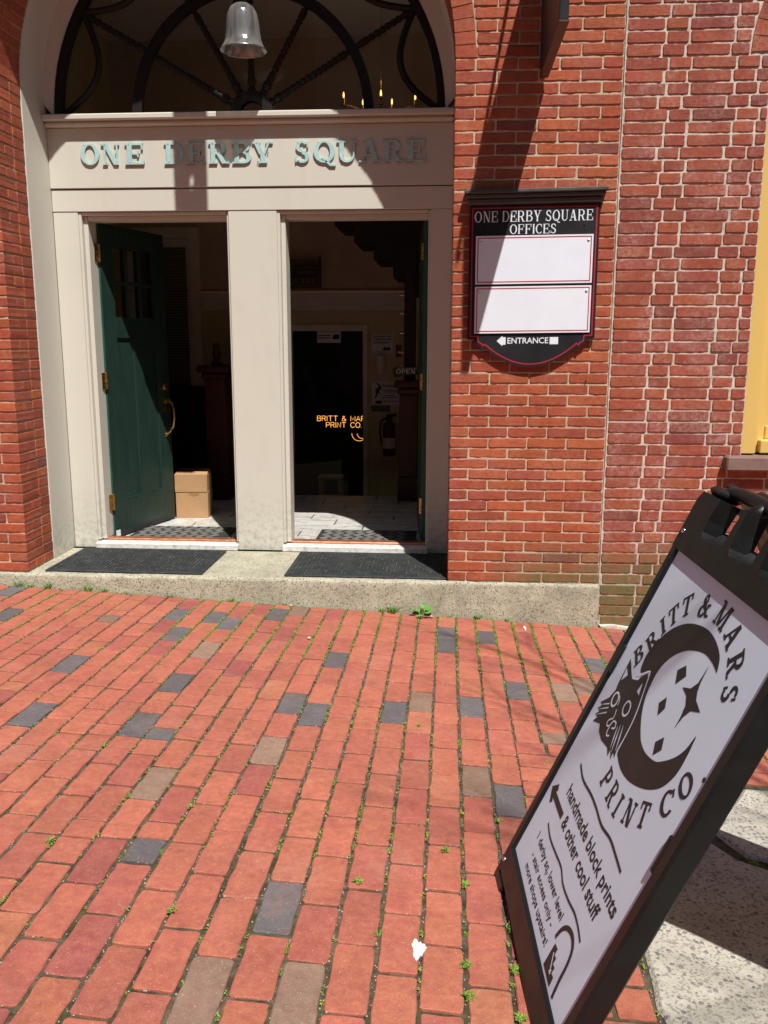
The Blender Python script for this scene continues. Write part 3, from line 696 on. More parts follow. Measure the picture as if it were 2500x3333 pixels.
# ------------------------------------------------------------------ glass bell lamp in the archway
BX, BY = -1.155, .45
lamp = thing('pendant_lamp', 'clear ribbed glass bell lamp hanging in the archway before the fanlight', 'lamp', (BX, BY, 2.85))
m = M(); prof = [(.128, 2.848), (.112, 2.868), (.098, 2.90), (.092, 2.945), (.088, 2.99), (.082, 3.03), (.066, 3.062), (.045, 3.078), (.03, 3.083)]
prof2 = [(r - .003, z) for r, z in prof[::-1]]
m.lathe(prof, (BX, BY, 0), 40, cap=False); m.build('bell_shade', MB['bell'], lamp, smooth=True)
m = M(); m.tube([(BX + .128 * cos(2 * pi * i / 40), BY + .128 * sin(2 * pi * i / 40), 2.848) for i in range(41)], .0022, 6, False); m.build('shade_rim', MB['steel'], lamp, smooth=True)
m = M(); m.lathe([(.0, 3.085), (.05, 3.085), (.052, 3.095), (.03, 3.11), (.012, 3.13), (0, 3.13)], (BX, BY, 0), 20, cap=False); m.build('shade_cap', MB['fan'], lamp, smooth=40)
m = M(); m.tube([(BX, BY, 3.12), (BX, BY, 3.79)], .005, 6); m.build('hanging_rod', MB['fan'], lamp)
m = M(); m.lathe([(.012, 3.07), (.014, 3.03), (.02, 3.0), (.018, 2.96), (.004, 2.94)], (BX, BY, 0), 14); m.build('bulb', MB['glass'], lamp, smooth=True)

# ------------------------------------------------------------------ doors
def door(name, label, H, ang, hand, hinges=True):
    """H hinge corner of room-facing door plane, local u along width, n out of visible face"""
    t = thing(name, label, 'door', (H[0], H[1], .03)); u = Vector((sin(ang), cos(ang), 0)); nn = Vector((cos(ang), -sin(ang), 0)) * hand
    X = lambda a, b, n: Vector((H[0], H[1], 0)) + u * a + Vector((0, 0, b)) + nn * n
    XB = lambda p: X(p.x, p.z, -p.y)
    Wd, Hd, Td = .705, 2.0, .045
    m = M(); gx0, gx1, gz0, gz1 = .13, .56, 1.44, 1.87
    m.box(0, gx0, 0, Td, .03, Hd, .002, XB); m.box(gx1, Wd, 0, Td, .03, Hd, .002, XB); m.box(gx0, gx1, 0, Td, gz1, Hd, 0, XB); m.box(gx0, gx1, 0, Td, 1.31, gz0, 0, XB)
    m.box(gx0, gx1, 0, Td, .03, .258, 0, XB); m.box(.318, .408, 0, Td, .258, 1.31, 0, XB); m.box(.588, gx1 + .1, .0005, Td, .258, 1.31, 0, XB)
    m.build('door_leaf', MB['green'], t)
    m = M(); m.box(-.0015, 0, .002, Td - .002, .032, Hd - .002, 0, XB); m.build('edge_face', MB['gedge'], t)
    for (a, b) in ((.13, .318), (.408, .588)):
        m = M(); m.box(a, b, .012, .03, .258, 1.31, 0, XB)
        for (p, q, r, s_) in ((a, a + .01, .258, 1.31), (b - .01, b, .258, 1.31), (a, b, .258, .268), (a, b, 1.30, 1.31)): m.box(p, q, .004, .0125, r, s_, .003, XB)
        m.build('door_panel', MB['green'], t)
    m = M(); cw = (gx1 - gx0) / 3
    for i in (1, 2): m.box(gx0 + cw * i - .012, gx0 + cw * i + .012, .002, Td - .002, gz0, gz1, .003, XB)
    m.box(gx0, gx1, .003, Td - .003, (gz0 + gz1) / 2 - .012, (gz0 + gz1) / 2 + .012, .003, XB); m.build('glazing_bars', MB['green'], t)
    for i in range(3):
        for j in range(2):
            m = M(); m.flat([(gx0 + cw * i, gz0 + j * .215), (gx0 + cw * (i + 1), gz0 + j * .215), (gx0 + cw * (i + 1), gz0 + (j + 1) * .215), (gx0 + cw * i, gz0 + (j + 1) * .215)], X, -.022); m.build('pane', MB['glass'], t)
    for z in (1.82, 1.045, .268) if hinges else ():
        m = M(); m.box(-.052, .004, -.004, .001, z - .05, z + .05, .001, XB); m.box(-.004, .0, .002, .04, z - .05, z + .05, .001, XB); m.tube([X(-.01, z - .053, .006), X(-.01, z + .053, .006)], .0075, 10)
        for q in (-.03, 0, .03): m.tube([X(-.035, z + q, .003), X(-.035, z + q, .0062)], .004, 8, mi=1)
        m.build('hinge', [MB['brass'], MB['screwd']], t, smooth=40)
    return t, X
gd, XG = door('green_door', 'green panelled door swung open into the left opening, six small panes', (-2.163, .794), radians(15.2), 1)
m = M(); m.tube([XG(.635, .975, .002), XG(.635, .975, .012)], .03, 18); m.tube([XG(.635, .975, .012), XG(.635, .975, .026)], .02, 14); m.build('deadbolt', MB['brass'], gd, smooth=40)
m = M(); pl = [(.617, .83), (.623, .90), (.635, .93), (.647, .90), (.653, .83), (.645, .80), (.625, .80)]; m.prism(pl, XG, .001, .006)
m.tube([XG(.635, .87, .004), XG(.635, .875, .035), XG(.635, .862, .058), XG(.635, .82, .072), XG(.635, .76, .074), XG(.635, .70, .060), XG(.635, .665, .035), XG(.635, .655, .018), XG(.635, .64, .006)], [.009, .008, .007, .0065, .008, .0065, .007, .009, .006], 8)
m.tube([XG(.635, .88, .006), XG(.637, .884, .045)], [.006, .010], 8); m.lathe([(.012, 0), (.016, .004), (.01, .008)], (0, 0, 0), 12, X=lambda x, y, z: XG(.635 + x, .64 + y, z)); m.build('handle', MB['brass'], gd, smooth=40)
m = M(); m.box(.0, .705, -.004, .0, .032, .06, 0, lambda p: XG(p.x, p.z, -p.y)); m.build('door_sweep', MB['printk'], gd)
m = M(); m.box(.0, .045, -.007, -.0045, .035, .075, .002, lambda p: XG(p.x, p.z, -p.y)); m.build('weather_pad', MB['whitep'], gd)
g2, XG2 = door('green_door', 'dark green door folded back flat behind the shaded right jamb', (-.128, .80), radians(-4), 1, False)
for z in (1.82, 1.045, .268):
    m = M(); m.box(-.186, -.150, D + .158, D + .163, z - .05, z + .05, .001)
    for q in (-.032, -.01, .012, .034): m.tube([(-.173 + .010 * ((q * 100) % 2 > 1), D + .158, z + q), (-.173 + .010 * ((q * 100) % 2 > 1), D + .1545, z + q)], .0045, 8, mi=1)
    m.build('hinge_plate', [MB['brass'], MB['screwd']], g2)

# ------------------------------------------------------------------ hall interior
hall = lambda o: structure(o)
def hb(name, x0, x1, y0, y1, z0, z1, mat, bev=0, parent=None):
    o = bb(name, x0, x1, y0, y1, z0, z1, mat, parent, bev); return o
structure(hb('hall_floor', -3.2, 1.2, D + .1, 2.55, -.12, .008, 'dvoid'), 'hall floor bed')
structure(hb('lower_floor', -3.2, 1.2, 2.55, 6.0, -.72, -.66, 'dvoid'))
structure(hb('hall_wall_left', -3.25, -3.15, D + .11, 6.0, -.7, 4.0, 'cream'))
structure(hb('hall_wall_right', 1.1, 1.2, D + .11, 6.0, -.7, 4.0, 'cream'))
structure(hb('hall_ceiling', -3.3, 1.3, D + .11, 6.0, 3.95, 4.05, 'whitew'))
m = M(); y = 3.8  # far-wall fittings, stairs and stool below: positions and sizes scaled about the camera
for (a, b, c, d) in ((-3.15, -1.52, -.7, 1.57), (-.83, 1.1, -.7, 1.57), (-1.52, -.83, 1.385, 1.57)): m.box(a, b, y, y + .12, c, d)
structure(m.build('hall_back_wall', MB['cream']))
structure(hb('hall_upper_wall', -3.15, 1.1, y + .004, y + .12, 1.572, 1.74, 'whitew'))
structure(hb('hall_upper_wall', -3.15, 1.1, y - .002, y + .12, 1.765, 3.95, 'brownw'))
structure(hb('picture_rail', -3.15, 1.1, y - .025, y + .02, 1.741, 1.764, 'card', .004))
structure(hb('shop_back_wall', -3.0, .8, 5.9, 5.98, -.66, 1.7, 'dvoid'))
# marble tiles
tf = structure(hb('tile_floor', -3.1, 1.1, D + .12, 2.53, .0085, .0125, 'greyp'))
MT = {}
ty = D + .125; r_ = 0
while ty < 2.5:
    tx = -3.1 - (.1 + .29 * (r_ % 3) / 1.5)
    while tx < 1.05:
        a, b = max(tx, -3.09), min(tx + .595, 1.09); e = min(ty + .193, 2.528)
        if b - a > .03:
            key = (round(b - a, 2), round(e - ty, 2))
            if key not in MT: mm = M(); mm.box(-key[0] / 2, key[0] / 2, -key[1] / 2, key[1] / 2, 0, .010, .0015); MT[key] = mm.mesh('tile', MB['marble'])
            o = bpy.data.objects.new('tile', MT[key]); COL.objects.link(o); o.parent = tf; o.location = ((a + b) / 2, (ty + e) / 2, .0115 + R.uniform(0, .0004))
        tx += .6
    ty += .197; r_ += 1
# staircase seen from below, stepping down to the right
stc = thing('staircase', 'dark timber staircase climbing to the left overhead inside the right opening', 'stairs', (-.4, 3.1, 1.8))
zz = [(-.991, 2.243), (-.822, 2.105), (-.658, 1.963), (-.495, 1.82), (-.33, 1.68)]
for i in range(7):
    x1 = -.33 + 0 - .165 * (i - 1) if i else -.16; xl_ = -.495 - .165 * (i - 1)
    zb_ = 1.82 + .141 * (i - 1)
    m = M(); m.box(xl_, xl_ + .1655, 3.0, 3.78, zb_ + .0, zb_ + .36, .002); m.build('stair_step', MB['stair'], stc)
m = M()
m.add([(-.66, 2.99, 2.32), (-.05, 2.99, 1.82), (-.05, 2.99, 2.35), (-.95, 2.99, 2.86)], [(0, 1, 2, 3)]); m.build('stringer', MB['stair'], stc)
# lower flight in the left opening
st2 = thing('staircase', 'dim flight of stairs behind the carved post in the left opening', 'stairs', (-2.6, 3.4, 0))
for i in range(5):
    m = M(); m.box(-2.9, -2.28, 2.9 + .17 * i, 3.08 + .17 * i, .02 + .0 + .17 * i * 0 + .0, .10 + .17 * i + .08, .004); m.build('stair_step', MB['stair'], st2)
# white door with blind at upper left
bd = thing('blind_door', 'white cased door with drawn slatted blind, dim behind the green door', 'door', (-2.6, 3.78, .5))
bb('casing', -2.47, -2.37, 3.76, 3.798, .50, 2.33, 'whitew', bd); bb('casing', -3.14, -2.471, 3.76, 3.798, 2.23, 2.33, 'whitew', bd); bb('door_leaf', -3.1, -2.472, 3.775, 3.797, .5, 2.229, 'whitew', bd)
m = M()
for i in range(54): m.box(-2.95, -2.50, 3.757 + .004 * (i % 2), 3.772, .76 + i * .0258, .782 + i * .0258)
o = m.build('blind', MB['blind'], bd); o['kind'] = 'stuff'
def newel(label, cx, cy, w_, top, finial, tall=None):
    t = thing('newel_post', label, 'post', (cx, cy, .02)); h = w_ / 2
    bb('plinth', cx - h * 1.15, cx + h * 1.15, cy - h * 1.15, cy + h * 1.15, .02, .22, 'darkw', t, .008)
    m = M(); m.box(cx - h, cx + h, cy - h, cy + h, .221, top - .11, .006)
    for i in range(5): m.box(cx - h * .75 + i * h * .34, cx - h * .75 + i * h * .34 + .008, cy - h - .004, cy - h + .001, .3, top - .3, .001)
    m.build('fluted_shaft', MB['darkw'], t)
    m = M(); m.box(cx - h * 1.2, cx + h * 1.2, cy - h * 1.2, cy + h * 1.2, top - .109, top - .06, .01); m.box(cx - h * 1.55, cx + h * 1.55, cy - h * 1.55, cy + h * 1.55, top - .058, top, .014); m.build('moulded_cap', MB['darkw'], t)
    if finial:
        m = M(); m.lathe([(.05, top), (.045, top + .02), (.022, top + .04), (.03, top + .07), (.036, top + .095), (.02, top + .12), (.027, top + .145), (.022, top + .165), (.004, top + .175)], (cx, cy, 0), 18); m.build('finial', MB['darkw'], t, smooth=True)
    if tall:
        m = M(); m.box(cx - .04, cx + .05, cy - .03, cy + .06, top + .001, tall, .004)
        m.build('upright', MB['stair'], t)
        for z in (1.2, 1.35, 1.5, 1.64): m = M(); m.tube([(cx - .04, cy, z), (cx - .075, cy, z + .004)], .011, 8); m.build('peg', MB['copper'], t, smooth=40)
    return t
newel('carved dark red newel post with turned finial inside the left opening', -1.86, 2.33, .17, 1.10, True)
newel('fluted dark newel post below the hanging open placard, right opening', -.325, 2.37, .145, .985, False, 2.0)
bb('banister', -1.79, -1.74, 2.4, 3.3, .5, 1.1, 'darkw', bpy.data.objects['newel_post'], .01)
# cardboard box
cb = thing('cardboard_box', 'brown cardboard box with taped flap standing on marble floor beside green door', 'box', (-1.86, 1.6, .022))
def Xc_(p): return Vector((-1.974, 1.49, .022)) + Vector((cos(.10) * p.x - sin(.10) * p.y, sin(.10) * p.x + cos(.10) * p.y, p.z))
m = M(); m.box(0, .232, 0, .19, 0, .19, .002, Xc_); m.build('lower_carton', MB['card'], cb)
m = M(); m.box(-.003, .230, -.004, .187, .1915, .318, .002, Xc_); m.build('upper_carton', MB['card'], cb)
m = M(); m.add([Xc_(Vector(p)) for p in ((-.003, -.004, .319), (.230, -.004, .319), (.228, .08, .332), (0, .08, .332))], [(0, 1, 2, 3)]); m.add([Xc_(Vector(p)) for p in ((-.003, .187, .319), (.230, .187, .319), (.228, .11, .348), (0, .11, .348))], [(0, 1, 2, 3)]); m.build('flap', MB['card'], cb)
m = M()
for i in range(9): m.box(.10 + i * .008, .1035 + i * .008, -.0012, -.0004, .158 + .01 * abs(i - 4) / 4, .184, 0, Xc_)
m.build('printed_mark', MB['carddark'], cb)
# glass shop door with neon
sdr = thing('glass_shop_door', 'dark glass shop door in pale casing with paper notice at the far wall', 'door', (-1.17, 3.8, -.66))
bb('casing', -.829, -.782, 3.77, 3.799, -.66, 1.44, 'whitew', sdr, .004); bb('casing', -1.56, -1.508, 3.77, 3.799, -.66, 1.44, 'whitew', sdr, .004); bb('casing', -1.507, -.830, 3.77, 3.799, 1.378, 1.44, 'whitew', sdr, .004)
m = M(); m.add([(-1.507, 3.855, -.66), (-.83, 4.105, -.66), (-.83, 4.105, 1.378), (-1.507, 3.855, 1.378)], [(0, 1, 2, 3)]); m.build('glass_pane', MB['glass'], sdr)
m = M(); XS = lambda a, b, n: Vector((a, 3.852 + (a + 1.507) * .369 - n, b))
blob = [(-1.08, 1.30), (-1.02, 1.36), (-.98, 1.30), (-.90, 1.22), (-.86, 1.10), (-.83, 1.0), (-.83, .76), (-.90, .72), (-1.0, .76), (-1.08, .80), (-1.12, .88), (-1.16, .92), (-1.22, 1.02), (-1.16, 1.06), (-1.08, 1.02), (-1.10, 1.12), (-1.17, 1.16), (-1.10, 1.22)]
m.flat(blob[::-1], XS, .0)
for cx, cz in ((-1.38, .98), (-1.33, .80), (-1.40, .62)): m.flat([(cx - .05, cz - .03), (cx - .01, cz - .12), (cx + .04, cz - .02), (cx + .02, cz + .07), (cx - .02, cz + .11)], XS, .001)
m.flat([(-1.3, .68), (-1.05, .62), (-.9, .69), (-.95, .60), (-1.1, .59), (-1.28, .60)], XS, .0015); m.build('cut_out_silhouette', MB['printk'], sdr)
nt_ = bb('paper_notice', -1.272, -1.045, 3.838, 3.842, 1.268, 1.377, 'paper', sdr, 0)
m = M(); XN = lambda a, b, n: Vector((-1.26 + a, 3.8365 - n, 1.29 + b)); 
for j in range(2): m.flat([(0, .02 + j * .022), (.12, .02 + j * .022), (.12, .028 + j * .022), (0, .028 + j * .022)], XN, 0)
m.flat([(.14, .01), (.20, .015), (.205, .05), (.17, .062), (.138, .045)], XN, 0); m.build('notice_print', MB['printk'], nt_)
ns = thing('neon_sign', 'glowing orange neon lettering BRITT & MARS PRINT CO. behind the glass door', 'neon sign', (-1.0, 4.0, .5))
XN1 = lambda a, b, n: Vector((-1.335 + a, 4.2 - n, .503 + b - .012)); XN2 = lambda a, b, n: Vector((-1.245 + a, 4.2 - n, .438 + b - .012))
STRK = {'B': [[(0, 0), (0, 1), (.5, 1), (.62, .85), (.6, .65), (.48, .53), (0, .53)], [(.48, .53), (.66, .4), (.68, .18), (.52, 0), (0, 0)]], 'R': [[(0, 0), (0, 1), (.5, 1), (.64, .85), (.64, .65), (.5, .5), (0, .5)], [(.4, .5), (.68, 0)]],
        'I': [[(.05, 0), (.05, 1)]], 'T': [[(0, 1), (.75, 1)], [(.375, 1), (.375, 0)]], 'M': [[(0, 0), (0, 1), (.42, .25), (.84, 1), (.84, 0)]], 'A': [[(0, 0), (.38, 1), (.76, 0)], [(.14, .35), (.62, .35)]], 'P': [[(0, 0), (0, 1), (.5, 1), (.66, .85), (.66, .62), (.5, .46), (0, .46)]],
        'N': [[(0, 0), (0, 1), (.66, 0), (.66, 1)]], 'C': [[(.76, .82), (.6, .97), (.36, 1), (.12, .85), (0, .5), (.12, .15), (.36, 0), (.6, .03), (.76, .18)]], 'O': [[(.42 + .42 * cos(a * pi / 8), .5 + .5 * sin(a * pi / 8)) for a in range(17)]],
        'S': [[(.6, .85), (.45, 1), (.15, 1), (0, .8), (.1, .6), (.5, .45), (.6, .2), (.45, 0), (.15, 0), (0, .15)]], '&': [[(.75, 0), (.15, .72), (.15, .9), (.3, 1), (.45, .9), (.42, .7), (.05, .4), (0, .15), (.2, 0), (.45, .05), (.72, .42)]], '.': [[(0, 0), (.05, 0)]]}
STW = {'B': .68, 'R': .68, 'I': .1, 'T': .75, 'M': .84, 'A': .76, 'P': .66, 'N': .66, 'C': .76, 'O': .84, 'S': .6, '&': .75, '.': .05}
def neon(body, X, h):
    x = 0; m = M()
    for c in body:
        if c == ' ': x += .035; continue
        for s_ in STRK[c]: m.tube([X(x + a * h * 1.05, b * h, 0) for a, b in s_], .0026, 6, up0=Vector((0, 1, 0)))
        x += STW[c] * h * 1.05 + .0125
    m.build('neon_line', MB['neon'], ns, smooth=True)
neon('BRITT & MARS', XN1, .050); neon('PRINT CO.', XN2, .050)
m = M()
for k_, rr_ in ((0, .075), (.03, .05)): m.tube([(-.91 + k_ + rr_ * cos(radians(a)), 4.2, .365 + rr_ * sin(radians(a))) for a in range(180, 340, 16)], .0022, 6)
m.build('neon_crescent', MB['neon'], ns, smooth=True)
# stool behind the glass
so = thing('wooden_stool', 'small orange-brown wooden stool on the lower floor behind glass door', 'stool', (-1.22, 4.3, -.66))
bb('seat', -1.345, -1.09, 4.2, 4.42, -.115, -.085, 'card', so, .01)
for a in (-1.33, -1.13):
    for b in (4.21, 4.39): bb('leg', a, a + .028, b, b + .028, -.66, -.116, 'card', so, .003)
bb('rail', -1.302, -1.131, 4.215, 4.235, -.30, -.27, 'card', so, .003)
# posters etc. on the back wall
def poster(name, label, cat, x0, x1, z0, z1, mat, marks=(), prnt='printk', yb=3.798):
    t = bb(name, x0, x1, yb - .004, yb, z0, z1, mat, None, 0); tag(t, label, cat)
    m = M(); XQ = lambda a, b, n: Vector((x0 + a, yb - .0055 - n, z0 + b)); n = 0
    for k_ in marks:
        n += 1
        if k_[0] == 't': emit_text(m, k_[1], lambda a, b, c, k_=k_: XQ(k_[2] + a, k_[3] + b, c), 0, width=k_[4], height=k_[5], bold=k_[6] if len(k_) > 6 else 0)
        else: m.flat(k_[1], XQ, .0002 * n)
    if marks: m.build('print', MB[prnt], t)
    return t
poster('poster', 'white restroom notice poster, uppermost on the wall right of glass door', 'poster', -.743, -.542, 1.171, 1.349, 'paper',
       [('t', 'LOOKING FOR', .012, .148, .175, .017, .03), ('t', 'A RESTROOM?', .012, .122, .175, .017, .03), ('p', rc(.015, .104, .18, .109)), ('p', rc(.015, .094, .15, .099)), ('p', [(.1, .03), (.175, .03), (.17, .06), (.14, .05), (.12, .065)]), ('p', rc(.01, .012, .185, .016))])
poster('poster', 'white notice headed Attention with hare drawing, below the wall dispenser', 'poster', -.744, -.43, .688, .909, 'paper',
       [('t', 'Attention', .095, .165, .185, .035, .01), ('p', rc(.09, .135, .24, .141)), ('p', rc(.11, .118, .25, .124)), ('p', rc(.12, .085, .22, .091)), ('p', rc(.1, .066, .25, .072)), ('p', rc(.1, .03, .25, .036)),
        ('p', [(.02, .06), (.04, .1), (.03, .14), (.07, .17), (.035, .21), (.04, .215), (.085, .18), (.09, .15), (.075, .14), (.07, .1), (.055, .11), (.045, .07)]), ('p', [(.03, .01), (.09, .008), (.1, .03), (.07, .042), (.035, .035)])])
poster('wall_plaque', 'small black plaque with pale lettering above the fire extinguisher', 'sign', -.753, -.569, .621, .679, 'black', [('t', 'NO PUBLIC', .03, .034, .12, .011), ('t', 'RESTROOM', .03, .014, .12, .011)][:0])
poster('alarm_box', 'small dark red wall alarm beside the restroom notice', 'alarm', -.517, -.463, 1.139, 1.252, 'redm', [('p', [(.027 + .012 * cos(i * pi / 6), .045 + .012 * sin(i * pi / 6)) for i in range(12)])], 'paper')
t = thing('soap_dispenser', 'tall pale rounded dispenser mounted below the restroom notice', 'dispenser', (-.655, 3.78, 1.07))
m = M(); m.box(-.697, -.614, 3.74, 3.797, .975, 1.163, .03); m.build('dispenser_body', MB['paper'], t, smooth=50)
m = M(); m.box(-.68, -.631, 3.735, 3.7395, 1.02, 1.12, .002); m.build('clear_window', MB['whitew'], t)
t = thing('fire_extinguisher', 'red fire extinguisher with black hose hanging by the far wall post', 'fire extinguisher', (-.58, 3.74, .2))
m = M(); m.lathe([(.03, .203), (.055, .21), (.06, .23), (.06, .47), (.05, .51), (.025, .53), (.02, .55)], (-.575, 3.73, 0), 20); m.build('cylinder', MB['redm'], t, smooth=40)
m = M(); m.box(-.6, -.55, 3.71, 3.75, .551, .58, .004); m.box(-.60, -.50, 3.72, 3.74, .581, .60, .004); m.build('valve_head', MB['printk'], t)
m = M(); m.tube([(-.6, 3.72, .565), (-.65, 3.70, .54), (-.66, 3.69, .45), (-.645, 3.69, .32)], .009, 8); m.build('hose', MB['printk'], t, smooth=True)
m = M(); m.lathe([(.0605, .28), (.0605, .38)], (-.575, 3.73, 0), 20, cap=False); m.build('paper_label', MB['paper'], t)
hs = thing('hanging_sign', 'dark hanging board reading ONE DERBY SQUARE behind the middle post', 'sign', (-1.5, 3.6, 1.86))
bb('sign_board', -1.86, -1.192, 3.58, 3.60, 1.765, 1.96, 'black', hs, .004)
m = M(); XH = lambda a, b, n: Vector((a, 3.5785 - n, b))
def line(m, body, X, x, z, h, tot, **kw):
    gl = [(c, glyph(c, **kw)[0]) for c in body]; sp = .14; W_ = sum(g + sp if c != ' ' else .45 for c, g in gl); sc = tot / W_
    for c, g in gl:
        if c == ' ': x += .45 * sc; continue
        emit_glyph(m, c, lambda u, v, n, x=x: X(x + u, z + v, n), g * sc, h, 0, 0, True, **kw); x += (g + sp) * sc
line(m, 'ONE', XH, -1.60, 1.885, .04, .15, T=.12, t=.05, s=.06, k=.04); line(m, 'DERBY SQUARE', XH, -1.80, 1.80, .05, .57, T=.12, t=.05, s=.06, k=.04)
for a, b in ((-1.76, -1.63), (-1.41, -1.26)): m.flat(rc(a, 1.903, b, 1.907), XH, 0)
m.build('sign_lettering', MB['gilt'], hs)
m = M(); m.strip([(-1.84, 1.78), (-1.212, 1.78), (-1.212, 1.945), (-1.84, 1.945)], [(-1.836, 1.784), (-1.216, 1.784), (-1.216, 1.941), (-1.836, 1.941)], XH, .0002, .001, closed=True); m.build('pinstripe', MB['gilt'], hs)
m = M(); m.tube([(-1.20, 3.59, 1.961), (-1.20, 3.59, 2.02)], .007, 8); m.lathe([(.004, 2.02), (.014, 2.028), (.004, 2.04)], (-1.20, 3.59, 0), 10); m.tube([(-1.86, 3.59, 2.01), (-1.2, 3.59, 2.01)], .004, 6); m.build('hanging_rod', MB['fan'], hs)
op = thing('open_sign', 'black ribbon-shaped placard reading OPEN hung on the newel post', 'sign', (-.33, 2.26, 1.06))
XO = lambda a, b, n: Vector((-.335 + a, 2.262 - n, 1.055 + b)); m = M()
m.prism([(-.11, -.02), (-.1, -.045), (-.06, -.04), (-.04, -.028), (0, -.022), (.06, -.024), (.1, -.02), (.115, .03), (.1, .055), (.05, .035), (-.02, .038), (-.1, .034), (-.118, .02)], XO, 0, .008, back=True); m.build('placard', MB['black'], op)
m = M(); emit_glyph(m, 'O', lambda u, v, n: XO(-.086 + u, -.016 + v, n), .036, .036, 0, .009, True); emit_glyph(m, 'P', lambda u, v, n: XO(-.044 + u, -.015 + v, n), .03, .034, 0, .009, True); emit_glyph(m, 'E', lambda u, v, n: XO(-.008 + u, -.014 + v, n), .03, .034, 0, .009, True); emit_glyph(m, 'N', lambda u, v, n: XO(.027 + u, -.013 + v, n), .036, .034, 0, .009, True)
emit_text(m, 'COME IN WE ARE', lambda a, b, n: XO(-.075 + a, .023 + b, n), .009, width=.15, height=.008); m.build('placard_lettering', MB['paper'], op)
m = M(); m.tube([XO(-.09, .034, .002), XO(-.02, .085, .002), XO(.06, .036, .002)], .0012, 5); m.build('hanging_string', MB['printk'], op)
# chandelier
ch = thing('chandelier', 'brass candle chandelier with small glowing bulbs seen through the fanlight', 'chandelier', (-.536, 2.2, 3.0))
m = M(); m.tube([(-.536, 2.2, 3.06), (-.536, 2.2, 3.95)], .004, 6); m.build('chain', MB['brass'], ch)
m = M(); m.lathe([(.002, 2.93), (.02, 2.95), (.028, 2.98), (.012, 3.01), (.02, 3.03), (.006, 3.07)], (-.536, 2.2, 0), 14); m.build('centre_hub', MB['brass'], ch, smooth=True)
for (bx, by, bz) in ((-.805, 2.15, 3.034), (-.686, 2.38, 3.04), (-.469, 2.40, 3.045), (-.286, 2.2, 3.025), (-.52, 1.98, 3.0)):
    c0 = Vector((-.536, 2.2, 2.96)); e = Vector((bx, by, bz)); m = M(); mid = (c0 + e) / 2; mid.z -= .06
    m.tube([c0, c0.lerp(mid, .5) - Vector((0, 0, .012)), mid, mid.lerp(e, .6) - Vector((0, 0, .02)), e - Vector((0, 0, .06))], .006, 6); m.lathe([(.02, 0), (.022, .006), (.008, .01), (.008, .055)], (bx, by, bz - .065), 12); a_ = m.build('arm', MB['brass'], ch, smooth=40)
    m = M(); m.lathe([(.003, 0), (.006, .010), (.007, .020), (.004, .036), (.0008, .044)], (bx, by, bz - .01), 10); m.build('candle_bulb', MB['bulb'], a_, smooth=True)

pld = bpy.data.lights.new('chandelier_light', 'POINT'); pld.energy = 1.3; pld.color = (1.0, .72, .42); pld.shadow_soft_size = .12
plo = bpy.data.objects.new('chandelier_light', pld); COL.objects.link(plo); plo.parent = ch; plo.location = (0, 0, .16)
# ------------------------------------------------------------------ mats
def door_mat(label, x0, y0, ang, tw=.914, td=.56):
    t = thing('door_mat', label, 'door mat', (x0, y0, .003), 'black rubber mats on the step')
    def X(p): return Vector((x0 + cos(ang) * p.x - sin(ang) * p.y, y0 + sin(ang) * p.x + cos(ang) * p.y, .003 + p.z))
    m = M(); m.box(0, tw, 0, td, 0, .009, .004, X); m.build('rubber_base', MB['mat'], t)
    m = M(); n = 38
    for i in range(n):
        xx = .03 + (tw - .06) * i / (n - 1)
        for j in range(12):
            yy = .03 + (td - .06) * j / 12; L = (td - .06) / 12 - .010
            off = .5 * (i % 2) * L; b = min(yy + off + L, td - .028)
            if b - yy - off > .004: m.box(xx - .0058, xx + .0058, yy + off, b, .0085, .0122, .0012, X)
    o = m.build('tread_ribs', MB['mat'], t); o['kind'] = 'stuff'
    m = M()
    for i in range(150):
        xx = .03 + (tw - .06) * (R.randrange(n) + .5) / (n - 1); yy = R.uniform(.03, td - .05); m.box(xx - .001, xx + .001, yy, yy + R.uniform(.006, .03), .009, .0098, 0, X)
    o = m.build('trapped_grit', MB['matlight'], t); o['kind'] = 'stuff'
    return t
door_mat('black rubber mat lying fully in sun before the left opening', -2.290, .026, radians(-.3))
door_mat('black rubber mat half in shadow before the right opening', -.912, .024, 0, .905)
def inner_mat(label, x0, x1, y0, y1):
    t = thing('floor_mat', label, 'floor mat', (x0, y0, .024), 'grey herringbone mats inside the doors')
    bb('mat_base', x0, x1, y0, y1, .0225, .028, 'mat', t, .002); m = M(); s_ = .055; i = 0
    y = y0 + .03
    while y < y1 - .03:
        x = x0 + .03; sg = 1 if i % 2 else -1
        while x < x1 - .08:
            cx, cy = x + .03, y + .02
            for q in (-1, 0, 1):
                dx = q * .014; L = .028
                X = lambda p, cx=cx + dx, cy=cy: Vector((cx + p.x * .7 - sg * p.y * .7, cy + sg * p.x * .7 + p.y * .7, p.z))
                m.box(-L, L, -.0035, .0035, .0275, .0305, 0, X)
            x += .07
        y += .052; i += 1
    o = m.build('herringbone_ribs', MB['matlight'], t); o['kind'] = 'stuff'
inner_mat('grey herringbone mat just inside the left opening beside the box', -2.10, -1.44, .80, 1.18)
inner_mat('grey herringbone mat inside the right opening, half shaded', -.86, -.21, .81, 1.165)

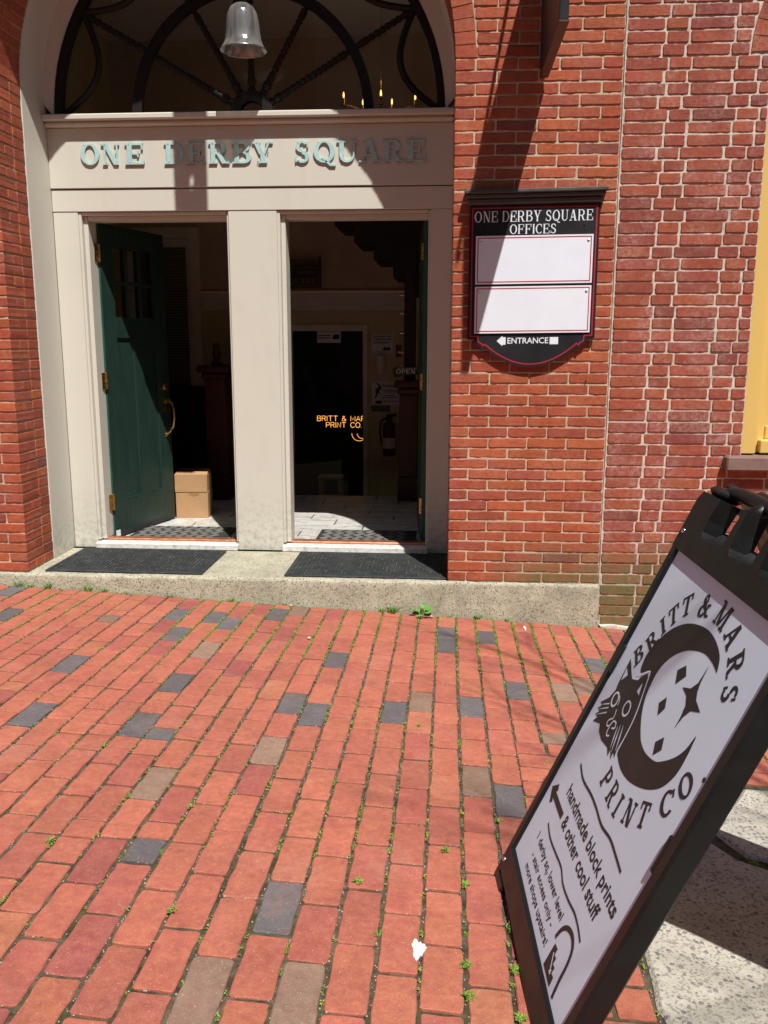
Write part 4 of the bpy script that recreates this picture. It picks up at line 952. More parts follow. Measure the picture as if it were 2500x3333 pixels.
# ------------------------------------------------------------------ offices sign on the pier
sg = thing('office_sign', 'black wall directory sign with red pinstripe and two blank white panels', 'sign', (.4, 0, 1.3))
def XW_(a, b, n): return Vector((a, -n, b + (a - .4) * .012))
bo = [(.083, 1.966), (.083, 1.306), (.122, 1.306), (.124, 1.286), (.148, 1.270), (.158, 1.252), (.172, 1.262)]
n = 18
cxs, czs = .405, 1.60; 
arcp = []
for i in range(n + 1):
    x = .172 + (.640 - .172) * i / n; tt = (x - .406) / .234; arcp.append((x, 1.163 + .099 * tt * tt + .0 * tt))
bo2 = bo[:-1] + arcp + [(.654, 1.252), (.664, 1.270), (.688, 1.286), (.690, 1.306), (.729, 1.306), (.729, 1.966)]
m = M(); m.prism(bo2, XW_, .006, .03, back=True); m.build('board', MB['black'], sg)
def inset(P, d):
    out = []; k_ = len(P)
    for i in range(k_):
        p0, p1, p2 = Vector(P[i - 1]), Vector(P[i]), Vector(P[(i + 1) % k_]); a = (p1 - p0).normalized(); b = (p2 - p1).normalized()
        na = Vector((-a.y, a.x)); nb = Vector((-b.y, b.x)); nn_ = (na + nb); l = nn_.length; nn_ = nn_ / l if l > 1e-6 else na; out.append(tuple(p1 + nn_ * d / max(.45, nn_.dot(na))))
    return out
m = M(); m.strip(inset(bo2, .012), inset(bo2, .018), XW_, .0300, .0312, closed=True); m.build('pinstripe', MB['red'], sg)
m = M(); m.box(.054, .759, -.075, -.004, 2.018, 2.036, .004, lambda p: Vector((p.x, p.y, p.z + (p.x - .4) * .016))); m.box(.064, .749, -.062, -.004, 1.998, 2.017, .004, lambda p: Vector((p.x, p.y, p.z + (p.x - .4) * .016))); m.box(.076, .737, -.048, -.004, 1.968, 1.997, .006, lambda p: Vector((p.x, p.y, p.z + (p.x - .4) * .014)))
m.build('cornice_cap', MB['greyp'], sg)
for (z0, z1) in ((1.581, 1.817), (1.336, 1.569)):
    m = M(); m.prism(rc(.117, z0, .701, z1), XW_, .031, .038); pn = m.build('blank_panel', MB['whitep'], sg)
    m = M(); a, b = rc(.125, z0 + .008, .693, z1 - .008), rc(.130, z0 + .013, .688, z1 - .013); m.strip(a, b, XW_, .038, .0386, closed=True); m.build('panel_stripe', MB['red'], pn)
    for xx in (.140, .677): m = M(); m.lathe([(.0065, 0), (.006, .003), (.002, .005)], (0, 0, 0), 12, X=lambda x, y, z, xx=xx: XW_(xx + x, z1 - .028 + y, .038 + z)); m.build('mounting_screw', MB['steel'], pn, smooth=40)
m = M(); kw = dict(T=.17, t=.07, s=.05, k=.05)
XS2 = lambda a, b, n: XW_(a, b, .0312 + n)
line(m, 'ONE DERBY SQUARE', XS2, .108, 1.884, .052, .592, **kw); line(m, 'OFFICES', XS2, .285, 1.825, .046, .236, **kw); m.build('heading_letters', MB['whitep'], sg)
m = M(); emit_text(m, 'ENTRANCE', lambda a, b, n: XS2(.288 + a, 1.283 + b, n), 0, width=.208, height=.030, bold=.012)
m.flat([(.233, 1.297), (.262, 1.271), (.262, 1.278), (.279, 1.278), (.279, 1.316), (.262, 1.316), (.262, 1.323)], XS2, 0); m.flat(rc(.503, 1.278, .546, 1.314), XS2, 0); m.build('entrance_lettering', MB['whitep'], sg)
m = M(); m.lathe([(.005, 0), (.004, .004)], (0, 0, 0), 10, X=lambda x, y, z: XW_(.655 + x, 1.866 + y, .031 + z)); m.build('old_screw', MB['printk'], sg)
for (xx, zz_) in ((.195, 1.085), (.70, 1.09)):
    m = M(); m.tube([(xx, .006, zz_ + .012), (xx, -.006, zz_ + .006), (xx, -.007, zz_ - .006)], .0022, 6); m.build('wall_hook', MB['printk'], pier)

# ------------------------------------------------------------------ blade sign at the top right
bl = thing('blade_sign', 'black projecting blade sign above the office board, seen edge-on', 'sign', (.43, -.4, 2.56))
m = M(); m.box(.411, .449, -.80, -.03, 2.562, 3.28, .003); m.build('sign_board', MB['black'], bl)
m = M(); m.box(.409, .451, -.803, -.027, 2.552, 2.5615, .002); m.build('bottom_edge', MB['brownp'], bl)  # underside browned for light bounced off the bricks
m = M(); m.box(.41, .45, -.028, .008, 2.60, 3.4, .003); m.build('wall_plate', MB['black'], bl)
m = M(); m.tube([(.43, 0, 3.36), (.43, -.86, 3.36)], .013, 8); m.tube([(.43, -.86, 3.36), (.43, -.90, 3.34), (.43, -.90, 3.30), (.43, -.87, 3.29)], .009, 8); m.tube([(.43, -.02, 3.75), (.43, -.4, 3.62), (.43, -.7, 3.38)], .009, 8)
for yy in (-.15, -.68): m.tube([(.43, yy, 3.28), (.43, yy, 3.36)], .006, 6)
m.build('iron_bracket', MB['fan'], bl, smooth=40)
# added unseen board over the arch, casts the bar of shade across the fascia
nb = thing('shade_board', 'narrow black board added unseen above the archway to cast the shade bar on the fascia', 'sign', (-1.03, -.5, 4.2))
m = M(); XV = lambda a, b, n: Vector((a, -.5 - n, b)); x0, x1 = -1.108, -.920
bots = 4.03
m.box(x0, x1, -.525, -.5, bots, bots + .16, .002); m.box(x0, x0 + .085, -.525, -.5, bots + .1605, bots + .245, .0); m.box(x0 + .115, x1, -.525, -.5, bots + .1605, bots + .245, .0)
m.box(x0, x1, -.525, -.5, bots + .2455, bots + .36, 0); m.box(x0, x0 + .07, -.525, -.5, bots + .3605, bots + .5, 0); m.box(x0 + .082, x1, -.525, -.5, bots + .3605, bots + .5, 0); m.box(x0, x1, -.525, -.5, bots + .5005, bots + 1.5, 0)
m.build('sign_board', MB['black'], nb)  # added board, slotted to shape its cast shade
m = M(); m.tube([(-1.03, -.5, 4.5), (-1.03, .02, 4.5)], .014, 8); m.tube([(-1.03, -.5, 5.4), (-1.03, .02, 5.4)], .014, 8); m.build('shade_board_brackets', MB['fan'], nb)

# ------------------------------------------------------------------ yellow window
yw = thing('sash_window', 'yellow painted window frame at right edge above the brownstone sill', 'window', (2.03, .05, .73))
WXc = 2.036
def arcframe(name, xi, ri, ro, y0, y1, mat, z0=.722):
    m = M(); n = 24
    P = lambda r: [(WXc - r, z0)] + [(WXc + r * cos(pi - pi * i / n), SP + r * sin(pi - pi * i / n)) for i in range(n + 1)] + [(WXc + r, z0)]
    m.strip(P(ro), P(ri), lambda a, b, nn: Vector((a, nn, b)), y1, y0); return m.build(name, MB[mat], yw, smooth=40)
arcframe('outer_frame', 0, .452, .519, .012, .12, 'yellow'); arcframe('stop_bead', 0, .440, .4515, .035, .12, 'yellow'); arcframe('inner_bead', 0, .425, .4395, .055, .13, 'yellow'); arcframe('sash_frame', 0, .35, .4245, .085, .12, 'yellow')
bb('bottom_rail', WXc - .424, WXc + .424, .013, .12, .7225, .79, 'yellow', yw, .004); bb('sash_rail', WXc - .384, WXc + .384, .076, .119, .791, .86, 'yellow', yw, .004); bb('meeting_rail', WXc - .329, WXc + .329, .078, .118, 1.65, 1.70, 'yellow', yw, .004); bb('glazing_bar', WXc - .012, WXc + .012, .08, .115, .861, 1.649, 'yellow', yw, .002)
m = M(); m.add([(WXc - .34, .1, .86), (WXc + .34, .1, .86), (WXc + .34, .1, 3.0), (WXc - .34, .1, 3.0)], [(0, 1, 2, 3)]); m.build('pane', MB['fwin'], yw)
m = M(); m.box(1.428, 2.64, -.06, .2, .636, .712, .008); o = m.build('window_sill', MB['sand'], None); tag(o, 'rough brownstone sill projecting under the yellow window', 'window sill')

# ------------------------------------------------------------------ pavement
NG = 90; m = M(); xs_ = [-14 + 28 * i / NG for i in range(NG + 1)]; ys_ = [-14 + 14.2 * i / NG for i in range(NG + 1)]
gx = [-60, -30] + [-14 + i for i in range(0, 11)] + [-3 + .1 * i for i in range(1, 55)] + [3, 4, 6, 9, 14, 30, 60]; gy = [-60, -30, -16, -10, -7, -5] + [-4.2 + .1 * i for i in range(0, 44)] + [.15]
vs = [(x, y, gz(x, y) - .0062 + mnoise.noise((x * 11, y * 11, 0)) * .0014) for y in gy for x in gx]; k = len(gx)
m.add(vs, [(j * k + i, j * k + i + 1, (j + 1) * k + i + 1, (j + 1) * k + i) for j in range(len(gy) - 1) for i in range(k - 1)])
pav = m.build('pavement', MB['soil'], None, smooth=True); structure(pav, 'red brick pavement sloping down to the right below the step', 'pavement')
DARK = [(-2.42, -.12), (-2.18, -.63), (-1.37, -.32), (-1.17, -.31), (-1.07, -.41), (-1.35, -.76), (-1.62, -1.11), (-1.05, -1.32), (-1.03, -1.77), (-1.14, -1.83), (-1.51, -1.67), (-.9, -.22), (-.48, -.88), (0, -.29), (0, -.52), (.2, -.34), (.29, -1.09), (-.58, -1.41), (-.47, -1.56), (-.18, -1.45), (.1, -1.31), (.2, -2.13), (.75, -.73), (-.75, -2.56), (-.45, -2.72), (-1.9, -2.0), (-1.3, -2.9), (.95, -.9)]
TAN = [(-1.75, -.5), (-1.06, -.86), (-.94, -2.11), (-.8, -.1), (-.57, -1.88), (-.09, -1.33), (.1, -2.0), (.49, -1.11), (.58, -1.01), (.39, -1.61), (-.53, -3.17), (-.26, -3.09)]
PM = [brick_mesh('brick', .213, .0915, .05, .0021, MB['pave'], bev=.0026, nx=7, seed=200 + i) for i in range(14)]
nrm = Vector((-GA, -GB, 1)).normalized()
SPEC = {}
def pave_color(x, y):
    if (x, y) in SPEC: return SPEC[(x, y)]
    q = R.random(); k_ = R.uniform(.94, 1.06)
    b = (.44, .140, .090) if q < .42 else (.42, .132, .089) if q < .74 else (.385, .117, .085) if q < .91 else (.33, .095, .080) if q < .97 else (.45, .16, .095)
    return (b[0] * k_, b[1] * k_ * R.uniform(.95, 1.05), b[2] * k_, 1)
PB = []   # (x, y, angle, scale_len, scale_w)
def slab_edge(y):   # x of the pale slab's left edge
    if y > -1.9: return 9
    if y > -2.25: return .968 + (y + 1.923) * .58
    return max(.455, .777 + (y + 2.25) * .55)
wob = {}
x = .05 + .1005 * -62; kcol = -62
while x < 6:
    ph = (-.12 if kcol % 2 == 0 else -.015) + R.uniform(-.018, .018); Lp = .2215
    YJ = [ph + Lp - q * Lp + R.uniform(-.0045, .0045) for q in range(48)]; y = YJ[0]; dr = R.uniform(-.001, .001); lean = R.uniform(-.0006, .0006); jj = 0
    while jj < 40:
        y = YJ[jj]; L = y - YJ[jj + 1]
        cx = x + .05 + .0 * y + dr + lean * y; cy = y - L / 2; ye = min(y, -.022)
        if cy - L / 2 < -.022 - .03:
            yc = (ye + y - L) / 2; ln = (ye - (y - L)) - .0095
            if R.random() < .045 and ln > .15: parts = [(yc + ln * .29, ln * .40), (yc - ln * .22, ln * .54)]
            else: parts = [(yc, ln)]
            for (q, l_) in parts:
                if cx > .245:
                    t_, b_ = q + l_ / 2, max(q - l_ / 2, -1.657)
                    if t_ - b_ < .03: continue
                    q, l_ = (t_ + b_) / 2, t_ - b_
                if cx + .05 > slab_edge(q): continue
                PB.append((cx, q, pi / 2 + R.gauss(0, .007), l_ / .213, R.uniform(.965, 1.015)))
        jj += 1
    x += .1005; kcol += 1
y = -1.66 - .0525; r_ = 0
while y > -5:
    x = .25 + (0 if r_ % 2 else -.105)
    while x < slab_edge(y) - .02:
        a, b = max(x, .25), min(x + .2115, slab_edge(y) - .008)
        if b - a > .03: PB.append(((a + b) / 2, y, R.gauss(0, .008), (b - a) / .213 * .97, 1.03))
        x += .2195
    y -= .1085; r_ += 1
for L_, c_ in ((DARK, (.125, .118, .125, 1)), (TAN, (.265, .17, .125, 1))):
    for px, py in L_:
        b = min(PB, key=lambda b: (b[0] - px) ** 2 * 4 + (b[1] - py) ** 2); k_ = R.uniform(.85, 1.15); SPEC[(b[0], b[1])] = tuple(x * k_ for x in c_[:3]) + (1,)
def campx(p):
    d = Vector(p) - CAMP; z = d.dot(F)
    if z < .1: return None
    return (1250 + 2877 * d.dot(RV) / z, 1666.5 - 2877 * d.dot(UV) / z, z)
vis = []; far = []
for b in PB:
    c = campx((b[0], b[1], gz(b[0], b[1])))
    if c and -120 < c[0] < 2620 and c[1] < 3480: vis.append((c[2], b))
    else: far.append(b)
vis.sort(key=lambda q: q[0]); near = [b for _, b in vis[:300]]; far = [b for _, b in vis[300:]] + [b for b in far if b[1] > -6 and -4 < b[0] < 4]
rotn = nrm.to_track_quat('Z', 'Y').to_matrix()
def brick_matrix(b):
    sink = R.uniform(-.0016, .0014)
    tilt = Matrix.Rotation(R.gauss(0, .007), 3, 'X') @ Matrix.Rotation(R.gauss(0, .007), 3, 'Y')
    Rz = Matrix.Rotation(b[2], 3, 'Z'); flip = Matrix.Rotation(-pi / 2, 3, 'X')       # face -y -> +z
    S = Vector((0, 0, 1)).rotation_difference(nrm).to_matrix()
    R3 = S @ tilt @ Rz @ flip @ Matrix.Diagonal((b[3], 1, b[4]))
    M4 = R3.to_4x4(); M4.translation = Vector((b[0], b[1], gz(b[0], b[1]) + sink)); return M4
for b in near:
    o = bpy.data.objects.new('brick', R.choice(PM)); COL.objects.link(o); o.parent = pav
    mw = brick_matrix(b); loc, rq, sc = mw.decompose(); o.location = loc; o.rotation_mode = 'QUATERNION'; o.rotation_quaternion = rq; o.scale = sc
    o.color = pave_color(b[0], b[1])
m = M(); rows = [([tuple(v.co) for v in me.vertices], [tuple(p.vertices) for p in me.polygons]) for me in PM]
for b in far:
    vs, fs = R.choice(rows); mw = brick_matrix(b); m.add([mw @ Vector(v) for v in vs], fs, 0, pave_color(b[0], b[1])[:3])
o = m.build('brick_paving', MB['pave_a'], pav); o['kind'] = 'stuff'
# pale aggregate slab at lower right
sl_t = [(.985, -1.905), (1.9, -1.89), (1.9, -2.37), (.915, -2.385), (.845, -2.345), (.80, -2.24)]
def ground_slab(name, P, top, mat, bev=.01, label=None, cat=None):
    n_ = len(P); A0 = [Vector((x, y, gz(x, y) + top)) for x, y in inset(P, bev)]; A1 = [Vector((x, y, gz(x, y) + top - bev * .8)) for x, y in P]; A2 = [Vector((x, y, gz(x, y) - .08)) for x, y in P]
    m = M(); m.add(A0 + A1 + A2, [tuple(range(n_))] + [(i, n_ + i, n_ + (i + 1) % n_, (i + 1) % n_) for i in range(n_)] + [(n_ + i, 2 * n_ + i, 2 * n_ + (i + 1) % n_, n_ + (i + 1) % n_) for i in range(n_)])
    o = m.build(name, MB[mat], None); structure(o, label, cat); return o
def rough(P, n=6, a=.006):
    out = []
    for i in range(len(P)):
        p, q = Vector(P[i]), Vector(P[(i + 1) % len(P)]); kk = max(2, int((q - p).length / .06))
        for j in range(kk): t = j / kk; v = p.lerp(q, t); out.append((v.x + R.uniform(-a, a), v.y + R.uniform(-a, a)))
    return out
ground_slab('kerb_stone', rough([(.99, -1.91), (.88, -2.09), (.80, -2.235), (.86, -2.355), (.93, -2.385), (2.3, -2.385), (2.3, -1.87)][::1]), .004, 'slab', label='pale speckled kerb stone behind the sandwich board', cat='kerb')
ground_slab('kerb_slab', rough([(.765, -2.275), (.462, -2.83), (.458, -3.02), (.475, -3.2), (.52, -4.0), (2.3, -4.0), (2.3, -2.42), (.92, -2.425), (.83, -2.385)]), .004, 'slab', label='large pale slab with dark stone chips at the lower right', cat='kerb')

# moss, weeds, grit in the joints
def blade_tuft(m, x, y, z, n, h, sp, wd=.0025, green=None):
    for i in range(n):
        a = R.uniform(0, 2 * pi); r0 = R.uniform(0, sp * .3); r1 = r0 + R.uniform(.2, 1) * sp; hh = h * R.uniform(.4, 1)
        c, s_ = cos(a), sin(a); w_ = wd * R.uniform(.6, 1.2)
        p0 = Vector((x + c * r0, y + s_ * r0, z)); p1 = Vector((x + c * (r0 + r1) / 2, y + s_ * (r0 + r1) / 2, z + hh * .7)); p2 = Vector((x + c * r1, y + s_ * r1, z + hh * R.uniform(.6, 1)))
        t = Vector((-s_, c, 0)) * w_; m.add([p0 - t, p0 + t, p1 + t * .8, p1 - t * .8, p2], [(0, 1, 2, 3), (3, 2, 4)])
moss = M(); weed = M(); grit = M()
cols = sorted(set(round(b[0] - .05, 2) for b in PB if -2.8 < b[0] < 1.3))
def leafclump(m, x, y, z, n, sp):
    for i in range(n):
        a = R.uniform(0, 2 * pi); r0 = R.uniform(0, sp); c = Vector((x + cos(a) * r0 * .8, y + sin(a) * r0, z + R.uniform(.0, .007))); b = R.uniform(0, 2 * pi); s_ = R.uniform(.0014, .0034)
        t = Vector((cos(b), sin(b), R.uniform(-.5, .5))) * s_; q = Vector((-sin(b), cos(b), R.uniform(-.2, .8))) * s_ * .8; m.add([c - t, c - q * .6, c + t, c + q], [(0, 1, 2, 3)])
xk = .05 + .1005 * -27
while xk < 1.2:
    y = -.03
    while y > -3.4:
        d = mnoise.noise((xk * 2.1, y * 2.4, 5)) + .55 * mnoise.noise((xk * 9, y * 9, 2)); near_w = max(0, 1 + y / 1.2); near_f = .18
        dens = max(0, .34 + d * 1.0) * (near_w * 2.0 + near_f) * (1.0 if xk > -1.4 else .55)
        if R.random() < dens: leafclump(moss, xk + R.uniform(-.003, .003), y, gz(xk, y) - .004, R.randint(5, 13), R.uniform(.004, .010))
        if R.random() < dens * .10: blade_tuft(weed, xk, y, gz(xk, y) - .006, R.randint(3, 8), .018, .016, .0016)
        if R.random() < .26: c = (xk + R.uniform(-.005, .005), y, gz(xk, y) - .004); s_ = R.uniform(.0006, .0021) * R.uniform(.7, 1.2); grit.box(c[0] - s_, c[0] + s_, c[1] - s_, c[1] + s_, c[2] - s_, c[2] + s_ * .9, s_ * .6)
        y -= .006
    xk += .1005
for i in range(420):   # cross joints
    b = R.choice(near); y = b[1] - .1065 * b[3] - .003; x = b[0] + R.uniform(-.04, .04)
    if mnoise.noise((x * 3, y * 3, 8)) + (.35 if y > -1 else -.18) > 0: leafclump(moss, x, y, gz(x, y) - .005, 5, .006)
for i in range(500): b = R.choice(near); x = b[0] + R.uniform(-.05, .05); y = b[1] - .108 * b[3]; s_ = R.uniform(.0008, .0022); z = gz(x, y) - .003; grit.box(x - s_, x + s_, y - s_, y + s_, z - s_, z + s_, s_ * .5)
for i in range(260):   # along the step foot
    x = R.uniform(-2.6, .85); z = gz(x, -.02)
    if mnoise.noise((x * 3.1, 0, 0)) > -.25: leafclump(moss, x, -.022 - R.uniform(0, .012), z - .002, R.randint(5, 12), .01)
for (x, n_, h) in ((-2.42, 40, .05), (-2.25, 46, .05), (-2.02, 44, .055), (-1.93, 30, .04), (-1.8, 16, .03), (-1.55, 14, .03), (-1.2, 22, .03), (-.9, 16, .03), (-.295, 80, .06), (-.36, 30, .04), (.02, 14, .03), (.17, 40, .035), (.33, 24, .03), (-2.35, 20, .03)):
    blade_tuft(weed, x, -.03, gz(x, -.03) - .004, n_, h, h * .9, .0016)
for (x, y, n_) in ((.0, -2.47, 14), (.055, -2.63, 12), (-.22, -2.66, 12), (.16, -2.28, 10), (.05, -2.95, 16), (.055, -3.05, 16), (.16, -3.1, 24), (.16, -2.95, 14), (.16, -2.8, 10), (-.1, -1.6, 8), (.35, -.62, 14), (.35, -.75, 12), (.45, -.7, 14), (.45, -.5, 10), (.15, -.9, 8), (-1.06, -2.6, 9), (-.75, -2.35, 7), (-1.16, -2.95, 9), (-.65, -2.85, 8), (.86, -2.40, 26), (.92, -2.39, 24), (.98, -2.40, 20)):
    leafclump(moss, x, y, gz(x, y) + .002, n_ * 4, .016); blade_tuft(weed, x, y, gz(x, y) - .003, n_, .018, .018, .002)
o = moss.build('joint_moss', MB['moss'], None); o['kind'] = 'stuff'; tag(o, 'bright green moss filling the joints between paving bricks', 'moss')
o = weed.build('grass_tufts', MB['weed'], None); o['kind'] = 'stuff'; tag(o, 'short grass tufts along the foot of the step', 'grass')
o = grit.build('joint_grit', MB['pebble'], None); o['kind'] = 'stuff'; tag(o, 'pale grit scattered in the paving joints', 'gravel')
pl = thing('broadleaf_weed', 'small broad-leaved green weed at the foot of the stone step', 'plant', (-.139, -.06, gz(-.14, -.06)))
pz = gz(-.14, -.06)
for (a, L, lift) in ((.6, .05, .045), (2.2, .048, .03), (3.4, .045, .045), (4.6, .05, .02), (5.5, .046, .035), (1.3, .035, .06)):
    m = M(); c, s_ = cos(a), sin(a); b0 = Vector((-.139, -.065, pz)); tip = b0 + Vector((c * L * 1.5, s_ * L * 1.1, lift)); st_ = b0 + Vector((c * L * .5, s_ * L * .4, lift * .8)); sd_ = Vector((-s_, c, .15)) * L * .42; mid = st_.lerp(tip, .45) + Vector((0, 0, .006))
    m.add([st_, mid + sd_, tip, mid - sd_, mid - Vector((0, 0, .004)), st_.lerp(tip, .2) + sd_ * .7, st_.lerp(tip, .2) - sd_ * .7, st_.lerp(tip, .75) + sd_ * .75, st_.lerp(tip, .75) - sd_ * .75], [(0, 5, 4), (5, 1, 4), (1, 7, 4), (7, 2, 4), (2, 8, 4), (8, 3, 4), (3, 6, 4), (6, 0, 4)])
    m.tube([b0, st_], .0016, 5); m.build('leaf', MB['leaf'], pl)
for (x, y, r_, lab, mt) in ((-.085, -.075, .011, 'pinkish pebble beside the broad-leaved weed', 'pebble'), (-.86, -.06, .011, 'pale chip of stone at the step foot, left half', 'pebble'), (-.67, -.62, .008, 'white stone chip in a joint before the middle post', 'spill')):
    m = M(); z = gz(x, y) + .003; m.lathe([(0, 0), (r_ * .7, .001), (r_, r_ * .5), (r_ * .6, r_), (0, r_ * 1.05)], (x, y, z), 9, cap=False); tag(m.build('pebble', MB[mt], None, smooth=True), lab, 'pebble')
def puddle(name, pts, mat, lift, label, cat):
    m = M(); A = [Vector((x, y, gz(x, y) + lift)) for x, y in pts]; B = [Vector((x, y, gz(x, y) - .002)) for x, y in pts]; n_ = len(pts)
    m.add(A + B, [tuple(range(n_))] + [(i, n_ + i, n_ + (i + 1) % n_, (i + 1) % n_) for i in range(n_)]); o = m.build(name, MB[mat], None); tag(o, label, cat)
P = []
for i in range(44): a = 2 * pi * i / 44; r_ = .95 + .22 * sin(3 * a + 1) + .08 * sin(7 * a) + R.uniform(-.1, .1); P.append((-.058 + .0155 * r_ * cos(a), -2.905 + .034 * r_ * sin(a)))
puddle('paint_spill', P, 'spill', .0022, 'white paint splash dried on a lower paving brick', 'paint splash')
puddle('paint_spill', [(.415 + .006 * cos(a) * (1 + .5 * sin(3 * a)), -.16 + .05 * sin(a)) for a in [2 * pi * i / 12 for i in range(12)]], 'spill', .003, 'white streak of paint on bricks near the wall corner', 'paint splash')

# ------------------------------------------------------------------ sandwich board
u = Vector((.056, -.998, -.012)).normalized(); v = Vector((.417, .013, .909)); v = (v - u * v.dot(u)).normalized(); nn = u.cross(v).normalized()
if nn.x > 0: nn = -nn
O = Vector((.1846, -2.5824, -.001)); SW, SH = .61, .86; BK = 1.03
af = thing('sandwich_board', 'black plastic sandwich board advertising a print shop, standing on the brick pavement', 'sandwich board', (.6, -2.95, gz(.6, -2.95)))
def XA(s, t, n): return O + (u * s + v * t + nn * n) * BK
hinge0 = XA(0, 1.035, -.045)
vb = Vector((-v.x, v.y, v.z)); nb_ = Vector((-nn.x, nn.y, nn.z))
def XBk(s, t, n): return hinge0 + Vector((.012, 0, 0)) + (u * s + vb * (t - 1.035) + nb_ * (n + .045)) * BK
def half(X, front):
    XBx = lambda p: X(p.x, p.z, p.y); pre = 'front' if front else 'rear'
    m = M(); TK = -.042
    m.box(-.035, -.001, TK, .008, -.085, .905, .006, XBx); m.box(SW + .001, SW + .038, TK, .008, -.085, .905, .006, XBx)
    m.box(-.0335, SW + .0365, TK, .0078, -.075, -.001, .006, XBx)
    for (a, b) in ((-.035, .06), (SW - .045, SW + .038)): m.box(a, b, TK + .001, .0076, -.112, -.0755, .006, XBx)
    P2 = lambda poly: m.prism(poly, lambda a, b, n: X(a, b, n), TK, .0079, back=True)
    P2([(-.034, .8605), (SW + .037, .8605), (SW + .037, .915), (-.034, .915)])
    P2([(-.034, .915), (.098, .915), (.086, .928), (.083, .955), (.090, 1.008), (-.018, 1.008), (-.034, .985)])
    P2([(SW - .088, .915), (SW + .037, .915), (SW + .037, .985), (SW + .022, 1.008), (SW - .08, 1.008), (SW - .073, .955), (SW - .076, .928)])
    for (a, b) in ((.212, .246), (.368, .402)): P2([(a - .014, .915), (b + .014, .915), (b + .002, .930), (b - .004, .97), (b - .006, 1.016), (a + .010, 1.016), (a + .002, .97), (a, .930)])
    m.build('%s_frame' % pre, MB['plastic'], af)
    if front:
        for (a, b) in ((.085, .212), (.246, .368), (.402, .535)):
            q = M(); n_ = 7; vs = []
            for k_ in range(n_ + 1):
                t_ = k_ / n_; nn_ = .0079 - .048 * t_; hh = .9152 + .030 * t_ * t_; vs += [X(a + .006 * t_, hh, nn_), X(b - .006 * t_, hh, nn_)]
            q.add(vs, [(2 * k_, 2 * k_ + 1, 2 * k_ + 3, 2 * k_ + 2) for k_ in range(n_)]); q.build('hand_hole_lip', MB['plasticg'], af, smooth=True)
        q = M(); q.tube([X(.03, 1.01, -.018), X(.05, 1.03, -.026), X(.10, 1.037, -.032), X(.56, 1.037, -.032), X(.60, 1.02, -.02)], .017, 12); q.build('handle_bar', MB['plastic'], af, smooth=True)
        for a in (.214, .37):
            q = M(); q.tube([X(a + .0, .99, -.010), X(a + .008, 1.015, -.02), X(a + .02, 1.032, -.03)], [.019, .018, .017], 10); q.build('handle_rib', MB['plastic'], af, smooth=True)
        for a in (-.01, SW - .07):
            q = M(); q.box(a, a + .08, -.052, .004, 1.0085, 1.032, .009, XBx); q.box(a + .012, a + .05, -.075, -.02, 1.0325, 1.05, .008, XBx); q.build('hinge_cap', MB['plastic'], af, smooth=60)
        for a in (.088, SW - .09):
            q = M(); q.tube([X(a, 1.0, -.05), X(a + .012, 1.0, -.05)], .013, 6); q.tube([X(a - .006, 1.0, -.05), X(a + .018, 1.0, -.05)], .007, 12); q.build('hinge_bolt', MB['steel'], af, smooth=30)
        for (a, b) in ((-.004 - .008, .905), (-.010, -.044), (SW + .02, .905), (SW + .02, -.044)):
            q = M(); q.lathe([(.0065, .0), (.006, .0035), (.003, .0055), (.0, .006)], (0, 0, 0), 12, X=lambda x, y, z, a=a, b=b: X(a + x, b + y, .0078 + z), cap=False); q.build('frame_screw', MB['steel'], af, smooth=True)
    q = M(); bidx = q.add([X(0, 0, 0), X(SW, 0, 0), X(SW, SH + .0, 0), X(0, SH, 0), X(0, 0, -.004), X(SW, 0, -.004), X(SW, SH, -.004), X(0, SH, -.004)], [(0, 1, 2, 3), (4, 7, 6, 5)])
    o = q.build('print_panel' if front else 'rear_panel', MB['coro'], af)
    uvl = o.data.uv_layers.new(name='UVMap'); co = [(0, 0), (SW, 0), (SW, SH), (0, SH)]
    for li, l in enumerate(o.data.loops): uvl.data[li].uv = co[l.vertex_index % 4]
    # small retaining clips on the long rails
    if front:
        for (a, b) in ((-.004, .56), (SW - .008, .415)):
            q = M(); q.box(a, a + .014, .001, .0085, b - .04, b + .04, .003, XBx); q.build('panel_clip', MB['plastic'], af)
    return o
panel = half(XA, True); half(XBk, False)
CRES = [(.447, .72), (.43, .744), (.403, .758), (.369, .767), (.332, .77), (.29, .765), (.245, .753), (.207, .735), (.174, .71), (.149, .68), (.133, .65), (.128, .617), (.145, .587), (.19, .605), (.212, .562), (.235, .505), (.24, .433), (.254, .422), (.292, .414), (.343, .417), (.396, .432), (.444, .454), (.479, .48), (.498, .508), (.506, .535), (.505, .567), (.497, .608), (.488, .572), (.466, .541), (.429, .511), (.403, .498), (.357, .49), (.32, .493), (.297, .502), (.259, .527), (.233, .557), (.223, .586), (.22, .618), (.228, .647), (.251, .677), (.288, .704), (.333, .722), (.37, .73), (.404, .729), (.428, .725)]
D1 = [(.323, .684), (.345, .668), (.321, .638), (.298, .662)]; D2 = [(.317, .605), (.334, .586), (.321, .562), (.298, .582)]; D3 = [(.392, .548), (.408, .526), (.387, .502), (.369, .524)]
STAR = [(.407, .721), (.411, .682), (.418, .665), (.43, .652), (.467, .643), (.432, .629), (.418, .608), (.41, .578), (.409, .604), (.403, .628), (.386, .642), (.355, .647), (.387, .659), (.402, .678)]
CAT = [(.06, .588), (.063, .553), (.065, .522), (.071, .506), (.058, .479), (.027, .452), (.042, .449), (.028, .436), (.046, .435), (.032, .421), (.052, .422), (.040, .405), (.085, .420), (.091, .415), (.102, .407), (.136, .402), (.184, .408), (.206, .398), (.204, .414), (.228, .400), (.222, .417), (.240, .412), (.233, .430), (.236, .47), (.234, .512), (.19, .598), (.182, .601), (.159, .583), (.153, .571), (.122, .56), (.1, .569)]
